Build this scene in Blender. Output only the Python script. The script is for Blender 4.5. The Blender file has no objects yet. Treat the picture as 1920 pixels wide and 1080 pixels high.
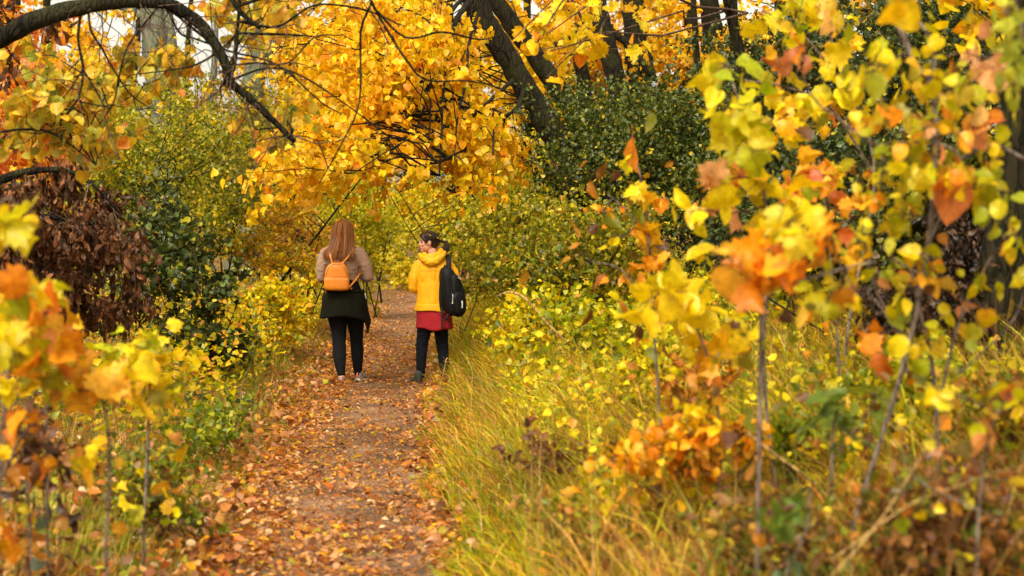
import bpy, bmesh, math, random
import numpy as np
from mathutils import Vector, Matrix, noise

# ------------------------------------------------------------------ camera, light, exposure
sc = bpy.context.scene
col = sc.collection
FPX = 3733.0                       # focal length in photo pixels (70 mm on a 36 mm sensor)
CAMZ = 1.5
TH = math.atan(97 / FPX)           # slight downward pitch
cam = bpy.data.objects.new('camera', bpy.data.cameras.new('camera'))
col.objects.link(cam)
cam.location = (0, 0, CAMZ)
cam.rotation_euler = (math.pi / 2 - TH, 0, 0)
cam.data.sensor_width = 36
cam.data.lens = 70
cam.data.clip_start = 0.1
cam.data.clip_end = 1000
cam.data.dof.use_dof = True
cam.data.dof.focus_distance = 20.4
cam.data.dof.aperture_fstop = 3.5
sc.camera = cam

SUN_EL, SUN_AZ = 52, 200           # degrees; azimuth clockwise from +Y
world = bpy.data.worlds.new("World")
sc.world = world
world.use_nodes = True
wn = world.node_tree
wn.nodes.clear()
sky = wn.nodes.new('ShaderNodeTexSky')
sky.sky_type = 'NISHITA'
sky.sun_disc = False
sky.sun_elevation = math.radians(SUN_EL)
sky.sun_rotation = math.radians(SUN_AZ)
sky.dust_density = 4.0
sky.air_density = 1.0
hs = wn.nodes.new('ShaderNodeHueSaturation')
hs.inputs['Saturation'].default_value = 0.06      # overcast: nearly white
bg = wn.nodes.new('ShaderNodeBackground')
bg.inputs['Strength'].default_value = 0.15
wo = wn.nodes.new('ShaderNodeOutputWorld')
wn.links.new(sky.outputs[0], hs.inputs['Color'])
tint = wn.nodes.new('ShaderNodeMix'); tint.data_type = 'RGBA'; tint.blend_type = 'MULTIPLY'; tint.inputs[0].default_value = 1.0
tint.inputs[7].default_value = (1.0, 0.93, 0.78, 1)      # warm white balance of the photograph
wn.links.new(hs.outputs[0], tint.inputs[6])
wn.links.new(tint.outputs[2], bg.inputs['Color'])
wn.links.new(bg.outputs[0], wo.inputs['Surface'])
sl = bpy.data.lights.new('sun', 'SUN')
sl.energy = 1.5
sl.angle = math.radians(14)
sl.color = (1.0, 0.90, 0.72)
sun = bpy.data.objects.new('sun', sl)
col.objects.link(sun)
_e, _a = math.radians(SUN_EL), math.radians(SUN_AZ)
sdir = Vector((math.sin(_a) * math.cos(_e), math.cos(_a) * math.cos(_e), math.sin(_e)))
sun.rotation_euler = sdir.to_track_quat('Z', 'Y').to_euler()
sc.view_settings.view_transform = 'Standard'
sc.view_settings.look = 'None'
sc.view_settings.gamma = 1.0
sc.view_settings.exposure = 1.2
sc.render.engine = 'CYCLES'
sc.cycles.max_bounces = 8
sc.cycles.diffuse_bounces = 3
sc.cycles.glossy_bounces = 2
sc.cycles.transmission_bounces = 4

# ------------------------------------------------------------------ helpers
rng = np.random.default_rng(11)


def at(px, py, Y):
    """World point seen at photo pixel (px, py) at distance Y."""
    u = (px - 960) / FPX
    v = (540 - py) / FPX
    d = np.array([u, math.cos(TH) + v * math.sin(TH), -math.sin(TH) + v * math.cos(TH)])
    t = Y / d[1]
    return np.array([0, 0, CAMZ]) + d * t


_PY = [-12, 8.8, 12.5, 21, 30, 44, 60, 80, 160]
_PX = [-0.1, -0.74, -1.02, -1.30, -1.70, -2.35, -0.6, 3.5, 24]


def xc(y):
    return np.interp(y, _PY, _PX)


def ground_z(x, y):
    x = np.asarray(x, float)
    y = np.asarray(y, float)
    dx = x - xc(y)
    r = np.maximum(dx - 0.65, 0)
    zr = 0.27 * r * (r / (r + 0.35)) - 0.10 * np.maximum(r - 8, 0)
    zr = np.minimum(zr, 6)
    l = np.maximum(-dx - 0.75, 0)
    zl = 0.09 * l * (l / (l + 0.6))
    zl = np.minimum(zl, 2)
    far = np.maximum(y - 42, 0) * 0.022
    und = 0.03 * np.sin(x * 1.7 + y * 0.6) * np.clip(np.abs(dx) - 0.8, 0, 1) + 0.05 * np.sin(x * 0.5 - y * 0.35) * np.clip(np.abs(dx) - 1, 0, 1)
    return zr + zl + far + und


def new_obj(name, me, parent=None, mats=None, loc=None):
    o = bpy.data.objects.new(name, me)
    col.objects.link(o)
    if parent is not None:
        o.parent = parent
    if mats is not None and me is not None:
        for m in (mats if isinstance(mats, (list, tuple)) else [mats]):
            me.materials.append(m)
    if loc is not None:
        o.location = loc
    return o


def tag(o, label=None, cat=None, group=None, kind=None):
    if label: o['label'] = label
    if cat: o['category'] = cat
    if group: o['group'] = group
    if kind: o['kind'] = kind
    return o


def thing(name, label, cat, loc, group=None):
    o = bpy.data.objects.new(name, None)
    o.empty_display_size = 0.2
    col.objects.link(o)
    o.location = tuple(float(v) for v in loc)
    return tag(o, label, cat, group)


def tri_mesh(name, V, F, colr=None, luv=None, smooth=False):
    """Mesh from numpy vertices and triangles with optional per-vertex colour and leaf coordinates."""
    V = np.asarray(V, np.float32)
    F = np.asarray(F, np.int32)
    me = bpy.data.meshes.new(name)
    me.vertices.add(len(V))
    me.vertices.foreach_set('co', V.ravel())
    me.loops.add(len(F) * 3)
    me.loops.foreach_set('vertex_index', F.ravel())
    me.polygons.add(len(F))
    me.polygons.foreach_set('loop_start', np.arange(0, len(F) * 3, 3, dtype=np.int32))
    me.polygons.foreach_set('loop_total', np.full(len(F), 3, np.int32))
    if smooth:
        me.polygons.foreach_set('use_smooth', np.ones(len(F), bool))
    me.update(calc_edges=True)
    if colr is not None:
        a = me.color_attributes.new('Col', 'FLOAT_COLOR', 'POINT')
        c4 = np.ones((len(V), 4), np.float32)
        c4[:, :3] = colr
        a.data.foreach_set('color', c4.ravel())
    if luv is not None:
        a = me.attributes.new('luv', 'FLOAT_VECTOR', 'POINT')
        a.data.foreach_set('vector', np.asarray(luv, np.float32).ravel())
    return me


class Tubes:
    """Collects tapered tubes; build() gives one mesh."""
    def __init__(self):
        self.V, self.F, self.n = [], [], 0

    def add(self, P, R, sides=5, cap=True, flat=None):
        P = np.asarray(P, float)
        R = np.asarray(R, float) * np.ones(len(P))
        T = np.gradient(P, axis=0)
        T /= np.linalg.norm(T, axis=1)[:, None] + 1e-9
        ref = np.array([0.31, 0.87, 0.12])
        if abs(T[0] @ ref) > 0.9 * np.linalg.norm(ref): ref = np.array([1., 0, 0.1])
        N = np.cross(T, ref); N /= np.linalg.norm(N, axis=1)[:, None] + 1e-9
        B = np.cross(T, N)
        a = np.arange(sides) * 2 * math.pi / sides
        c, s = np.cos(a), np.sin(a)
        V = P[:, None, :] + R[:, None, None] * (c[None, :, None] * N[:, None, :] + s[None, :, None] * B[:, None, :])
        n = len(P)
        V = V.reshape(-1, 3)
        i = np.arange(n - 1)[:, None] * sides + np.arange(sides)[None, :]
        j = np.arange(n - 1)[:, None] * sides + (np.arange(sides)[None, :] + 1) % sides
        F = np.concatenate([np.stack([i, j, j + sides], -1).reshape(-1, 3), np.stack([i, j + sides, i + sides], -1).reshape(-1, 3)])
        if cap:
            e = (n - 1) * sides
            F = np.concatenate([F, [[e, e + k, e + k + 1] for k in range(1, sides - 1)]])
        self.V.append(V); self.F.append(F + self.n); self.n += len(V)

    def build(self, name, mat, parent=None, origin=(0, 0, 0), smooth=True):
        if not self.V: return None
        V = np.concatenate(self.V) - np.asarray(origin)
        me = tri_mesh(name, V, np.concatenate(self.F), smooth=smooth)
        return new_obj(name, me, parent, mat)


# ------------------------------------------------------------------ materials
def mat_new(name):
    m = bpy.data.materials.new(name)
    m.use_nodes = True
    nt = m.node_tree
    nt.nodes.clear()
    out = nt.nodes.new('ShaderNodeOutputMaterial')
    return m, nt, out


def N(nt, typ, **kw):
    n = nt.nodes.new(typ)
    for k, v in kw.items():
        if k in n.inputs.keys():
            n.inputs[k].default_value = v
        else:
            setattr(n, k, v)
    return n


def ramp(nt, stops, src=None):
    r = nt.nodes.new('ShaderNodeValToRGB')
    el = r.color_ramp.elements
    while len(el) > 1: el.remove(el[0])
    el[0].position = stops[0][0]; el[0].color = (*stops[0][1], 1)
    for p, c in stops[1:]:
        e = el.new(p); e.color = (*c, 1)
    if src is not None: nt.links.new(src, r.inputs[0])
    return r


def leaf_material(name, source, transl=0.46, gloss=0.02, near=False):
    """Two-sided leaf: diffuse + translucent + a little gloss; source 'Col' attribute or the object's own colour."""
    m, nt, out = mat_new(name)
    L = nt.links.new
    if source == 'object':
        oi = N(nt, 'ShaderNodeObjectInfo'); base = oi.outputs['Color']
    else:
        at_ = N(nt, 'ShaderNodeAttribute'); at_.attribute_name = 'Col'; base = at_.outputs['Color']
    tc = N(nt, 'ShaderNodeTexCoord')
    nz = N(nt, 'ShaderNodeTexNoise', Scale=(22.0 if not near else 9.0), Detail=3.0, Roughness=0.6)
    if near:
        oi2 = N(nt, 'ShaderNodeObjectInfo')
        va = N(nt, 'ShaderNodeVectorMath', operation='ADD')
        L(tc.outputs['Object'], va.inputs[0])
        ml = N(nt, 'ShaderNodeVectorMath', operation='SCALE'); ml.inputs['Scale'].default_value = 31.0
        cx = N(nt, 'ShaderNodeCombineXYZ'); L(oi2.outputs['Random'], cx.inputs[0]); L(oi2.outputs['Random'], cx.inputs[1])
        L(cx.outputs[0], ml.inputs[0]); L(ml.outputs[0], va.inputs[1]); L(va.outputs[0], nz.inputs['Vector'])
        nz.inputs['Scale'].default_value = 4.0
    else:
        L(tc.outputs['Object'], nz.inputs['Vector'])
    mr = N(nt, 'ShaderNodeMapRange'); mr.inputs['From Min'].default_value = 0.3; mr.inputs['From Max'].default_value = 0.7
    mr.inputs['To Min'].default_value = 0.72; mr.inputs['To Max'].default_value = 1.2
    L(nz.outputs['Fac'], mr.inputs['Value'])
    mul = N(nt, 'ShaderNodeMix', data_type='RGBA', blend_type='MULTIPLY'); mul.inputs[0].default_value = 1.0
    L(base, mul.inputs[6]); L(mr.outputs[0], mul.inputs[7])
    colr = mul.outputs[2]
    if near:
        # veins: midrib and herring-bone side veins in leaf coordinates, brown blotches towards rim
        lu = N(nt, 'ShaderNodeAttribute'); lu.attribute_name = 'luv'
        sp = N(nt, 'ShaderNodeSeparateXYZ'); L(lu.outputs['Vector'], sp.inputs[0])
        ab = N(nt, 'ShaderNodeMath', operation='ABSOLUTE'); L(sp.outputs['X'], ab.inputs[0])
        mid = N(nt, 'ShaderNodeMapRange'); mid.inputs['From Min'].default_value = 0.035; mid.inputs['From Max'].default_value = 0.0; L(ab.outputs[0], mid.inputs['Value'])
        sb = N(nt, 'ShaderNodeMath', operation='SUBTRACT'); L(sp.outputs['Y'], sb.inputs[0]); 
        k8 = N(nt, 'ShaderNodeMath', operation='MULTIPLY'); k8.inputs[1].default_value = 0.9; L(ab.outputs[0], k8.inputs[0]); L(k8.outputs[0], sb.inputs[1])
        fr = N(nt, 'ShaderNodeMath', operation='MULTIPLY'); fr.inputs[1].default_value = 6.0; L(sb.outputs[0], fr.inputs[0])
        pp = N(nt, 'ShaderNodeMath', operation='PINGPONG'); pp.inputs[1].default_value = 0.5; L(fr.outputs[0], pp.inputs[0])
        sv = N(nt, 'ShaderNodeMapRange'); sv.inputs['From Min'].default_value = 0.07; sv.inputs['From Max'].default_value = 0.0; sv.inputs['To Max'].default_value = 0.6; L(pp.outputs[0], sv.inputs['Value'])
        mx = N(nt, 'ShaderNodeMath', operation='MAXIMUM'); L(mid.outputs[0], mx.inputs[0]); L(sv.outputs[0], mx.inputs[1])
        half = N(nt, 'ShaderNodeMath', operation='MULTIPLY'); half.inputs[1].default_value = 0.35; L(mx.outputs[0], half.inputs[0])
        vm = N(nt, 'ShaderNodeMix', data_type='RGBA', blend_type='MULTIPLY'); L(half.outputs[0], vm.inputs[0]); L(colr, vm.inputs[6]); vm.inputs[7].default_value = (0.55, 0.62, 0.3, 1)
        nb0 = N(nt, 'ShaderNodeTexNoise', Scale=6.0, Detail=4.0, Roughness=0.7); L(va.outputs[0], nb0.inputs['Vector'])
        rad = N(nt, 'ShaderNodeVectorMath', operation='DISTANCE'); L(lu.outputs['Vector'], rad.inputs[0]); rad.inputs[1].default_value = (0, 0.36, 0)
        rk = N(nt, 'ShaderNodeMath', operation='MULTIPLY_ADD'); rk.inputs[1].default_value = 0.30; L(rad.outputs['Value'], rk.inputs[0])
        L(nb0.outputs['Fac'], rk.inputs[2])
        nb = rk
        br = N(nt, 'ShaderNodeMapRange'); br.inputs['From Min'].default_value = 0.68; br.inputs['From Max'].default_value = 0.78; br.inputs['To Max'].default_value = 0.7; L(nb.outputs[0], br.inputs['Value'])
        bm_ = N(nt, 'ShaderNodeMix', data_type='RGBA'); L(br.outputs[0], bm_.inputs[0]); L(vm.outputs[2], bm_.inputs[6]); bm_.inputs[7].default_value = (0.28, 0.09, 0.02, 1)
        colr = bm_.outputs[2]
    df = N(nt, 'ShaderNodeBsdfDiffuse'); L(colr, df.inputs['Color'])
    tr = N(nt, 'ShaderNodeBsdfTranslucent'); L(colr, tr.inputs['Color'])
    m1 = N(nt, 'ShaderNodeMixShader'); m1.inputs[0].default_value = transl
    L(df.outputs[0], m1.inputs[1]); L(tr.outputs[0], m1.inputs[2])
    gl = N(nt, 'ShaderNodeBsdfGlossy'); gl.inputs['Roughness'].default_value = 0.45; gl.inputs['Color'].default_value = (0.9, 0.9, 0.9, 1)
    m2 = N(nt, 'ShaderNodeMixShader'); m2.inputs[0].default_value = gloss
    L(m1.outputs[0], m2.inputs[1]); L(gl.outputs[0], m2.inputs[2])
    L(m2.outputs[0], out.inputs['Surface'])
    return m


def bark_material(name, dark, light, scale=14.0, moss=None, bump=0.5):
    m, nt, out = mat_new(name)
    L = nt.links.new
    tc = N(nt, 'ShaderNodeTexCoord')
    mp = N(nt, 'ShaderNodeMapping'); mp.inputs['Scale'].default_value = (1, 1, 0.22)
    L(tc.outputs['Object'], mp.inputs[0])
    vo = N(nt, 'ShaderNodeTexVoronoi', Scale=scale * 1.6); vo.feature = 'DISTANCE_TO_EDGE'
    nz = N(nt, 'ShaderNodeTexNoise', Scale=scale, Detail=6.0, Roughness=0.7)
    L(mp.outputs[0], vo.inputs['Vector']); L(mp.outputs[0], nz.inputs['Vector'])
    r = ramp(nt, [(0.25, dark), (0.5, tuple((a + b) / 2 for a, b in zip(dark, light))), (0.75, light)], nz.outputs['Fac'])
    mr = N(nt, 'ShaderNodeMapRange'); mr.inputs['From Max'].default_value = 0.14; mr.inputs['To Min'].default_value = 0.3
    L(vo.outputs['Distance'], mr.inputs['Value'])
    mu = N(nt, 'ShaderNodeMix', data_type='RGBA', blend_type='MULTIPLY'); mu.inputs[0].default_value = 1
    L(r.outputs[0], mu.inputs[6]); L(mr.outputs[0], mu.inputs[7])
    colr = mu.outputs[2]
    if moss:
        n2 = N(nt, 'ShaderNodeTexNoise', Scale=3.2, Detail=5.0); L(tc.outputs['Object'], n2.inputs['Vector'])
        r2 = N(nt, 'ShaderNodeMapRange'); r2.inputs['From Min'].default_value = 0.45; r2.inputs['From Max'].default_value = 0.62; r2.inputs['To Max'].default_value = 0.8
        L(n2.outputs['Fac'], r2.inputs['Value'])
        mm = N(nt, 'ShaderNodeMix', data_type='RGBA'); L(r2.outputs[0], mm.inputs[0]); L(colr, mm.inputs[6]); mm.inputs[7].default_value = (*moss, 1)
        colr = mm.outputs[2]
    bs = N(nt, 'ShaderNodeBsdfPrincipled', Roughness=0.9)
    bs.inputs['Specular IOR Level'].default_value = 0.12
    L(colr, bs.inputs['Base Color'])
    ad = N(nt, 'ShaderNodeMath', operation='ADD'); L(mr.outputs[0], ad.inputs[0]); L(nz.outputs['Fac'], ad.inputs[1])
    bp = N(nt, 'ShaderNodeBump', Strength=bump, Distance=0.02); L(ad.outputs[0], bp.inputs['Height']); L(bp.outputs[0], bs.inputs['Normal'])
    L(bs.outputs[0], out.inputs['Surface'])
    return m


M = {}
M['leaf'] = leaf_material('autumn leaf mass', 'Col')
M['leaf_obj'] = leaf_material('single autumn leaf', 'object', near=True)
M['leaf_dark'] = leaf_material('glossy green leaf', 'Col', transl=0.25, gloss=0.022)
M['dead'] = leaf_material('dried leaf', 'Col', transl=0.12, gloss=0.02)
M['grass'] = leaf_material('grass blade', 'Col', transl=0.35, gloss=0.02)
M['bark_black'] = bark_material('dark wet bark', (0.004, 0.0035, 0.0025), (0.024, 0.019, 0.011), 18, moss=(0.030, 0.030, 0.012), bump=0.9)
M['bark_moss'] = bark_material('dark mossy bark', (0.005, 0.004, 0.0025), (0.028, 0.020, 0.010), 12, moss=(0.020, 0.021, 0.006), bump=0.8)
M['bark_grey'] = bark_material('grey green bark', (0.07, 0.07, 0.055), (0.24, 0.24, 0.19), 9, moss=(0.14, 0.15, 0.09))
M['bark_brown'] = bark_material('brown twig bark', (0.05, 0.03, 0.02), (0.16, 0.10, 0.065), 25)
M['twig_grey'] = bark_material('grey brown twig', (0.10, 0.075, 0.06), (0.30, 0.23, 0.18), 30)
M['straw'] = bark_material('dry straw stem', (0.30, 0.17, 0.05), (0.58, 0.38, 0.14), 30)


# ------------------------------------------------------------------ leaf templates (x across, y from stalk to tip, z normal)
def fan(outline, fold=0.12, droop=0.15, center=(0, 0.42), curl=0.0):
    pts = [(center[0], center[1])] + outline
    V = []
    for x, y in pts:
        z = -fold * -abs(x) - droop * y * y + curl * math.sin(y * 3.0) * 0.3
        V.append((x, y, z))
    n = len(outline)
    F = [(0, 1 + i, 1 + (i + 1) % n) for i in range(n)]
    return np.array(V), np.array(F)


def mirror(half):
    """half: points on the right from stalk to tip, first and last on the midline."""
    return half + [(-x, y) for x, y in reversed(half[1:-1])]


T = {}
T['maple'] = fan(mirror([(0, 0.06), (0.16, -0.04), (0.34, 0.02), (0.30, 0.16), (0.55, 0.26), (0.44, 0.36), (0.50, 0.58), (0.30, 0.52), (0.27, 0.62), (0.22, 0.60), (0.20, 0.82), (0.10, 0.80), (0, 1.0)]), 0.25, 0.25, (0, 0.34))
T['maple_b'] = fan(mirror([(0, 0.02), (0.22, -0.10), (0.36, 0.02), (0.52, 0.18), (0.44, 0.34), (0.54, 0.50), (0.34, 0.52), (0.30, 0.70), (0.14, 0.72), (0, 0.96)]), -0.3, 0.45, (0, 0.34))
T['maple_c'] = fan([(0, 0.05), (0.20, -0.06), (0.42, 0.12), (0.56, 0.30), (0.38, 0.40), (0.42, 0.62), (0.24, 0.60), (0.14, 0.84), (0.02, 1.0), (-0.12, 0.76), (-0.26, 0.66), (-0.48, 0.66), (-0.40, 0.42), (-0.50, 0.22), (-0.30, 0.10), (-0.16, -0.05)], 0.5, 0.10, (0.02, 0.36), curl=0.5)
T['heart'] = fan(mirror([(0, 0.08), (0.18, -0.03), (0.38, 0.08), (0.46, 0.30), (0.40, 0.55), (0.22, 0.80), (0, 1.0)]), 0.25, 0.2)
T['oval'] = fan(mirror([(0, 0), (0.18, 0.12), (0.30, 0.40), (0.24, 0.70), (0, 1.0)]), 0.3, 0.25)
T['round'] = fan(mirror([(0, 0), (0.28, 0.12), (0.42, 0.45), (0.30, 0.80), (0, 0.95)]), 0.2, 0.1)
T['oak'] = fan(mirror([(0, 0), (0.10, 0.10), (0.24, 0.20), (0.16, 0.32), (0.34, 0.45), (0.20, 0.56), (0.30, 0.74), (0.14, 0.84), (0, 1.0)]), 0.35, 0.3)
T['lite'] = (np.array([(0, 0, 0), (0.42, 0.40, 0.10), (0, 1.0, -0.15), (-0.42, 0.42, 0.10)]), np.array([(0, 1, 2), (0, 2, 3)]))
T['lite5'] = (np.array([(0, 0, 0), (0.46, 0.18, 0.10), (0.32, 0.72, 0.02), (0, 1.0, -0.15), (-0.34, 0.70, 0.02), (-0.45, 0.20, 0.10)]), np.array([(0, 1, 2), (0, 2, 3), (0, 3, 4), (0, 4, 5)]))
# dried leaf: long, rolled and twisted
_dv = []
for i in range(5):
    t = i / 4
    w = 0.20 * math.sin(math.pi * (0.15 + 0.75 * t)) + 0.02
    a = t * 2.4
    for s in (-1, 0, 1):
        _dv.append((s * w * math.cos(a) + 0.05 * math.sin(5 * t), t, s * w * math.sin(a) + (0.10 if s else -0.06)))
_df = []
for i in range(4):
    for s in (0, 1):
        a = i * 3 + s
        _df += [(a, a + 1, a + 4), (a, a + 4, a + 3)]
T['dried'] = (np.array(_dv), np.array(_df))


def pick_cols(n, palette, jitter=0.18):
    """palette: list of (weight, (r, g, b)); returns n colours."""
    w = np.array([p[0] for p in palette], float)
    c = np.array([p[1] for p in palette], float)
    idx = rng.choice(len(w), n, p=w / w.sum())
    idy = rng.choice(len(w), n, p=w / w.sum())
    f = rng.random(n)[:, None] * 0.4
    o = c[idx] * (1 - f) + c[idy] * f
    o *= 1 + jitter * rng.uniform(-1, 1, (n, 1))
    o *= 1 + 0.06 * rng.uniform(-1, 1, (n, 3))
    return np.clip(o, 0.002, 0.92)


def orient(n, down=0.5, up=0.5, lead=None):
    D = rng.normal(0, 1, (n, 3)); D[:, 2] -= down * 1.5
    if lead is not None: D += lead * 1.2
    D /= np.linalg.norm(D, axis=1)[:, None]
    Nn = rng.normal(0, 1, (n, 3)); Nn[:, 2] += up * 1.5
    Nn -= (Nn * D).sum(1)[:, None] * D
    Nn /= np.linalg.norm(Nn, axis=1)[:, None] + 1e-9
    X = np.cross(D, Nn)
    return X, D, Nn


def leaf_arrays(P, S, tmpl, X, D, Nn, C):
    TV, TF = T[tmpl]
    k = len(TV)
    V = P[:, None, :] + S[:, None, None] * (TV[None, :, 0:1] * X[:, None, :] + TV[None, :, 1:2] * D[:, None, :] + TV[None, :, 2:3] * Nn[:, None, :])
    F = TF[None, :, :] + (np.arange(len(P)) * k)[:, None, None]
    Cv = np.repeat(C, k, axis=0)
    return V.reshape(-1, 3), F.reshape(-1, 3), Cv


_shared = {}


def subdiv(V, F):
    V = [tuple(v) for v in V]; mid = {}; out = []
    def m(a, b):
        k = (min(a, b), max(a, b))
        if k not in mid:
            mid[k] = len(V); V.append(tuple((p + q) / 2 for p, q in zip(V[a], V[b])))
        return mid[k]
    for a, b, c in F:
        x, y, z = m(a, b), m(b, c), m(c, a)
        out += [(a, x, z), (x, b, y), (z, y, c), (x, y, z)]
    return np.array(V), np.array(out)


def shared_leaf(tmpl, mat='leaf_obj'):
    key = (tmpl, mat, int(rng.integers(3)))
    if key not in _shared:
        TV, TF = subdiv(*T[tmpl])
        w = rng.uniform(0, 6, 4)
        TV = TV.copy(); luv0 = TV.copy()
        TV[:, 2] += 0.045 * np.sin(TV[:, 0] * 9 + w[0]) * np.sin(TV[:, 1] * 8 + w[1]) + rng.uniform(-0.5, 0.5) * TV[:, 0] ** 2 + rng.uniform(-0.4, 0.2) * (TV[:, 1] - 0.3) ** 2
        # thin stalk as part of the leaf
        tb = Tubes()
        tb.add([(0, 0.06, 0), (0, -0.18, 0.03), (0.01, -0.36, 0.10)], [0.012, 0.010, 0.008], 3)
        V2, F2 = tb.V[0], tb.F[0]
        V = np.concatenate([TV, V2]); F = np.concatenate([TF, F2 + len(TV)])
        luv = V.copy(); luv[:len(TV)] = luv0; luv[len(TV):] = (0.5, 0.2, 0)
        me = tri_mesh('leaf', V, F, luv=luv, smooth=True)
        me.materials.append(M[mat])
        _shared[key] = me
    return _shared[key]


def foliage(parent, P, size, tmpls, palette, n_ind=0, mat='leaf', down=0.5, up=0.5, svar=0.3, lite='lite', origin=None, name='crown', clump=None, lead=None):
    """Leaves at points P (world). The n_ind that show largest become single 'leaf' parts, the rest one mesh."""
    n = len(P)
    org = np.array(parent.location) if origin is None else np.asarray(origin)
    S = size * (1 + svar * rng.uniform(-1, 1, n))
    X, D, Nn = orient(n, down, up, lead)
    C = pick_cols(n, palette)
    if clump is not None:
        # neighbouring leaves turn colour together: slow noise picks between fresher and riper tone
        ph = np.sin(P[:, 0] * clump[0] + 1.3) * np.sin(P[:, 2] * clump[0] * 1.2 + P[:, 1] * 0.8)
        f = np.clip(0.5 + 0.5 * ph + rng.normal(0, 0.15, n), 0, 1)[:, None]
        C = C * (1 - f * clump[1]) + np.asarray(clump[2]) * f * clump[1]
    dist = np.linalg.norm(P - np.array([0, 0, CAMZ]), axis=1)
    # seen in frame?
    u = P[:, 0] / np.maximum(P[:, 1], 0.1) * FPX + 960
    v = 443 - (P[:, 2] - CAMZ) / np.maximum(P[:, 1], 0.1) * FPX
    inside = (u > -30) & (u < 1950) & (v > -30) & (v < 1110)
    order = np.argsort(-(S / dist) * inside)
    n_ind = min(n_ind, int(inside.sum()))
    ind, rest = order[:n_ind], order[n_ind:]
    for i in ind:
        me = shared_leaf(tmpls[int(rng.integers(len(tmpls)))])
        o = bpy.data.objects.new('leaf', me)
        col.objects.link(o)
        o.parent = parent
        s = S[i]
        p = P[i] - org
        o.matrix_local = Matrix(((X[i, 0] * s, D[i, 0] * s, Nn[i, 0] * s, p[0]), (X[i, 1] * s, D[i, 1] * s, Nn[i, 1] * s, p[1]), (X[i, 2] * s, D[i, 2] * s, Nn[i, 2] * s, p[2]), (0, 0, 0, 1)))
        o.color = (*[float(c) for c in C[i]], 1)
    if len(rest):
        Vs, Fs, Cs, off = [], [], [], 0
        tl = lite if isinstance(lite, (list, tuple)) else [lite]
        grp = rng.integers(0, len(tl), len(rest))
        for g, tname in enumerate(tl):
            r = rest[grp == g]
            if not len(r): continue
            V, F, Cv = leaf_arrays(P[r] - org, S[r], tname, X[r], D[r], Nn[r], C[r])
            Vs.append(V); Fs.append(F + off); Cs.append(Cv); off += len(V)
        me = tri_mesh(name, np.concatenate(Vs), np.concatenate(Fs), np.concatenate(Cs))
        o = new_obj(name, me, parent, M[mat])
        o['kind'] = 'stuff'
        if origin is not None and parent is None: o.location = tuple(org)
        return o


def wiggle(p0, p1, n=6, amp=0.08, sag=0.0):
    p0, p1 = np.asarray(p0, float), np.asarray(p1, float)
    t = np.linspace(0, 1, n)[:, None]
    L = np.linalg.norm(p1 - p0)
    w = np.cumsum(rng.normal(0, 1, (n, 3)), axis=0)
    w -= w[0] + (w[-1] - w[0]) * t
    P = p0 + (p1 - p0) * t + w * amp * L / max(n, 1) * 1.0
    P[:, 2] += sag * L * (4 * t * (1 - t))[:, 0]
    return P


def polyline(pts, n=None):
    """Catmull-Rom through pts; each pt = (x, y, z, r)."""
    pts = np.asarray(pts, float)
    P = np.vstack([2 * pts[0] - pts[1], pts, 2 * pts[-1] - pts[-2]])
    out = []
    for i in range(1, len(P) - 2):
        for t in np.linspace(0, 1, 5, endpoint=False):
            a, b, c, d = P[i - 1], P[i], P[i + 1], P[i + 2]
            out.append(0.5 * ((2 * b) + (-a + c) * t + (2 * a - 5 * b + 4 * c - d) * t * t + (-a + 3 * b - 3 * c + d) * t ** 3))
    out.append(P[-2])
    out = np.array(out)
    out[:, 3] = np.maximum(out[:, 3], 0.001)
    return out


def pix(pts, Y):
    """[(px, py, width px[, dY])] -> (x, y, z, radius) at distance Y."""
    o = []
    for p in pts:
        y = Y + (p[3] if len(p) > 3 else 0)
        q = at(p[0], p[1], y)
        o.append((*q, p[2] * y / FPX / 2))
    return polyline(o)


def rough(P4, amp=0.12):
    P4 = P4.copy()
    P4[:, :3] += rng.normal(0, 1, (len(P4), 3)) * P4[:, 3:4] * amp
    P4[:, 3] *= 1 + rng.uniform(-amp, amp, len(P4))
    return P4


def ell(n, e):
    """n world points in screen ellipse/depth slabs e = [(cx, cy, rx, ry, Y0, Y1, weight)]."""
    w = np.array([q[6] for q in e], float); w /= w.sum()
    k = rng.choice(len(e), n, p=w)
    out = []
    for i in k:
        cx, cy, rx, ry, y0, y1, _ = e[i]
        a = rng.random() * 2 * math.pi; r = min(abs(rng.normal(0, 0.78)), 1.55)
        out.append(at(cx + rx * r * math.cos(a), cy + ry * r * math.sin(a), rng.uniform(y0, y1)))
    return np.array(out)


def sprays(tube, start, target, R, n_sub, per, r0, droop=0.25, flat=0.7, sides=4, main=True, lseg=6):
    """A limb to target with sub-twigs; returns leaf anchor points and twig directions."""
    A, Dn = [], []
    limb = wiggle(start, target, lseg, 0.25, 0.06)
    if main: tube.add(limb, np.linspace(r0, r0 * 0.35, len(limb)), sides + 1)
    for _ in range(n_sub):
        t = rng.uniform(0.55, 1.0)
        s = limb[min(int(t * (len(limb) - 1)), len(limb) - 1)]
        d = rng.normal(0, 1, 3); d[2] = d[2] * flat - droop
        d /= np.linalg.norm(d)
        e = np.asarray(target) * 0.75 + s * 0.25 + d * R * rng.uniform(0.5, 1.1)
        tw = wiggle(s, e, 5, 0.3, 0.05)
        tube.add(tw, np.linspace(r0 * 0.3, max(r0 * 0.08, 0.0012), 5), 3)
        q = rng.uniform(0.15, 1.05, per)
        i = np.clip((q * 4).astype(int), 0, 3); f = np.clip(q * 4 - i, 0, 1.3)[:, None]
        pts = tw[i] * (1 - f) + tw[i + 1] * f + rng.normal(0, 0.07 * R, (per, 3))
        A.append(pts); Dn.append(np.repeat((e - s)[None] / (np.linalg.norm(e - s) + 1e-6), per, 0))
    return np.concatenate(A), np.concatenate(Dn)


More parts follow.
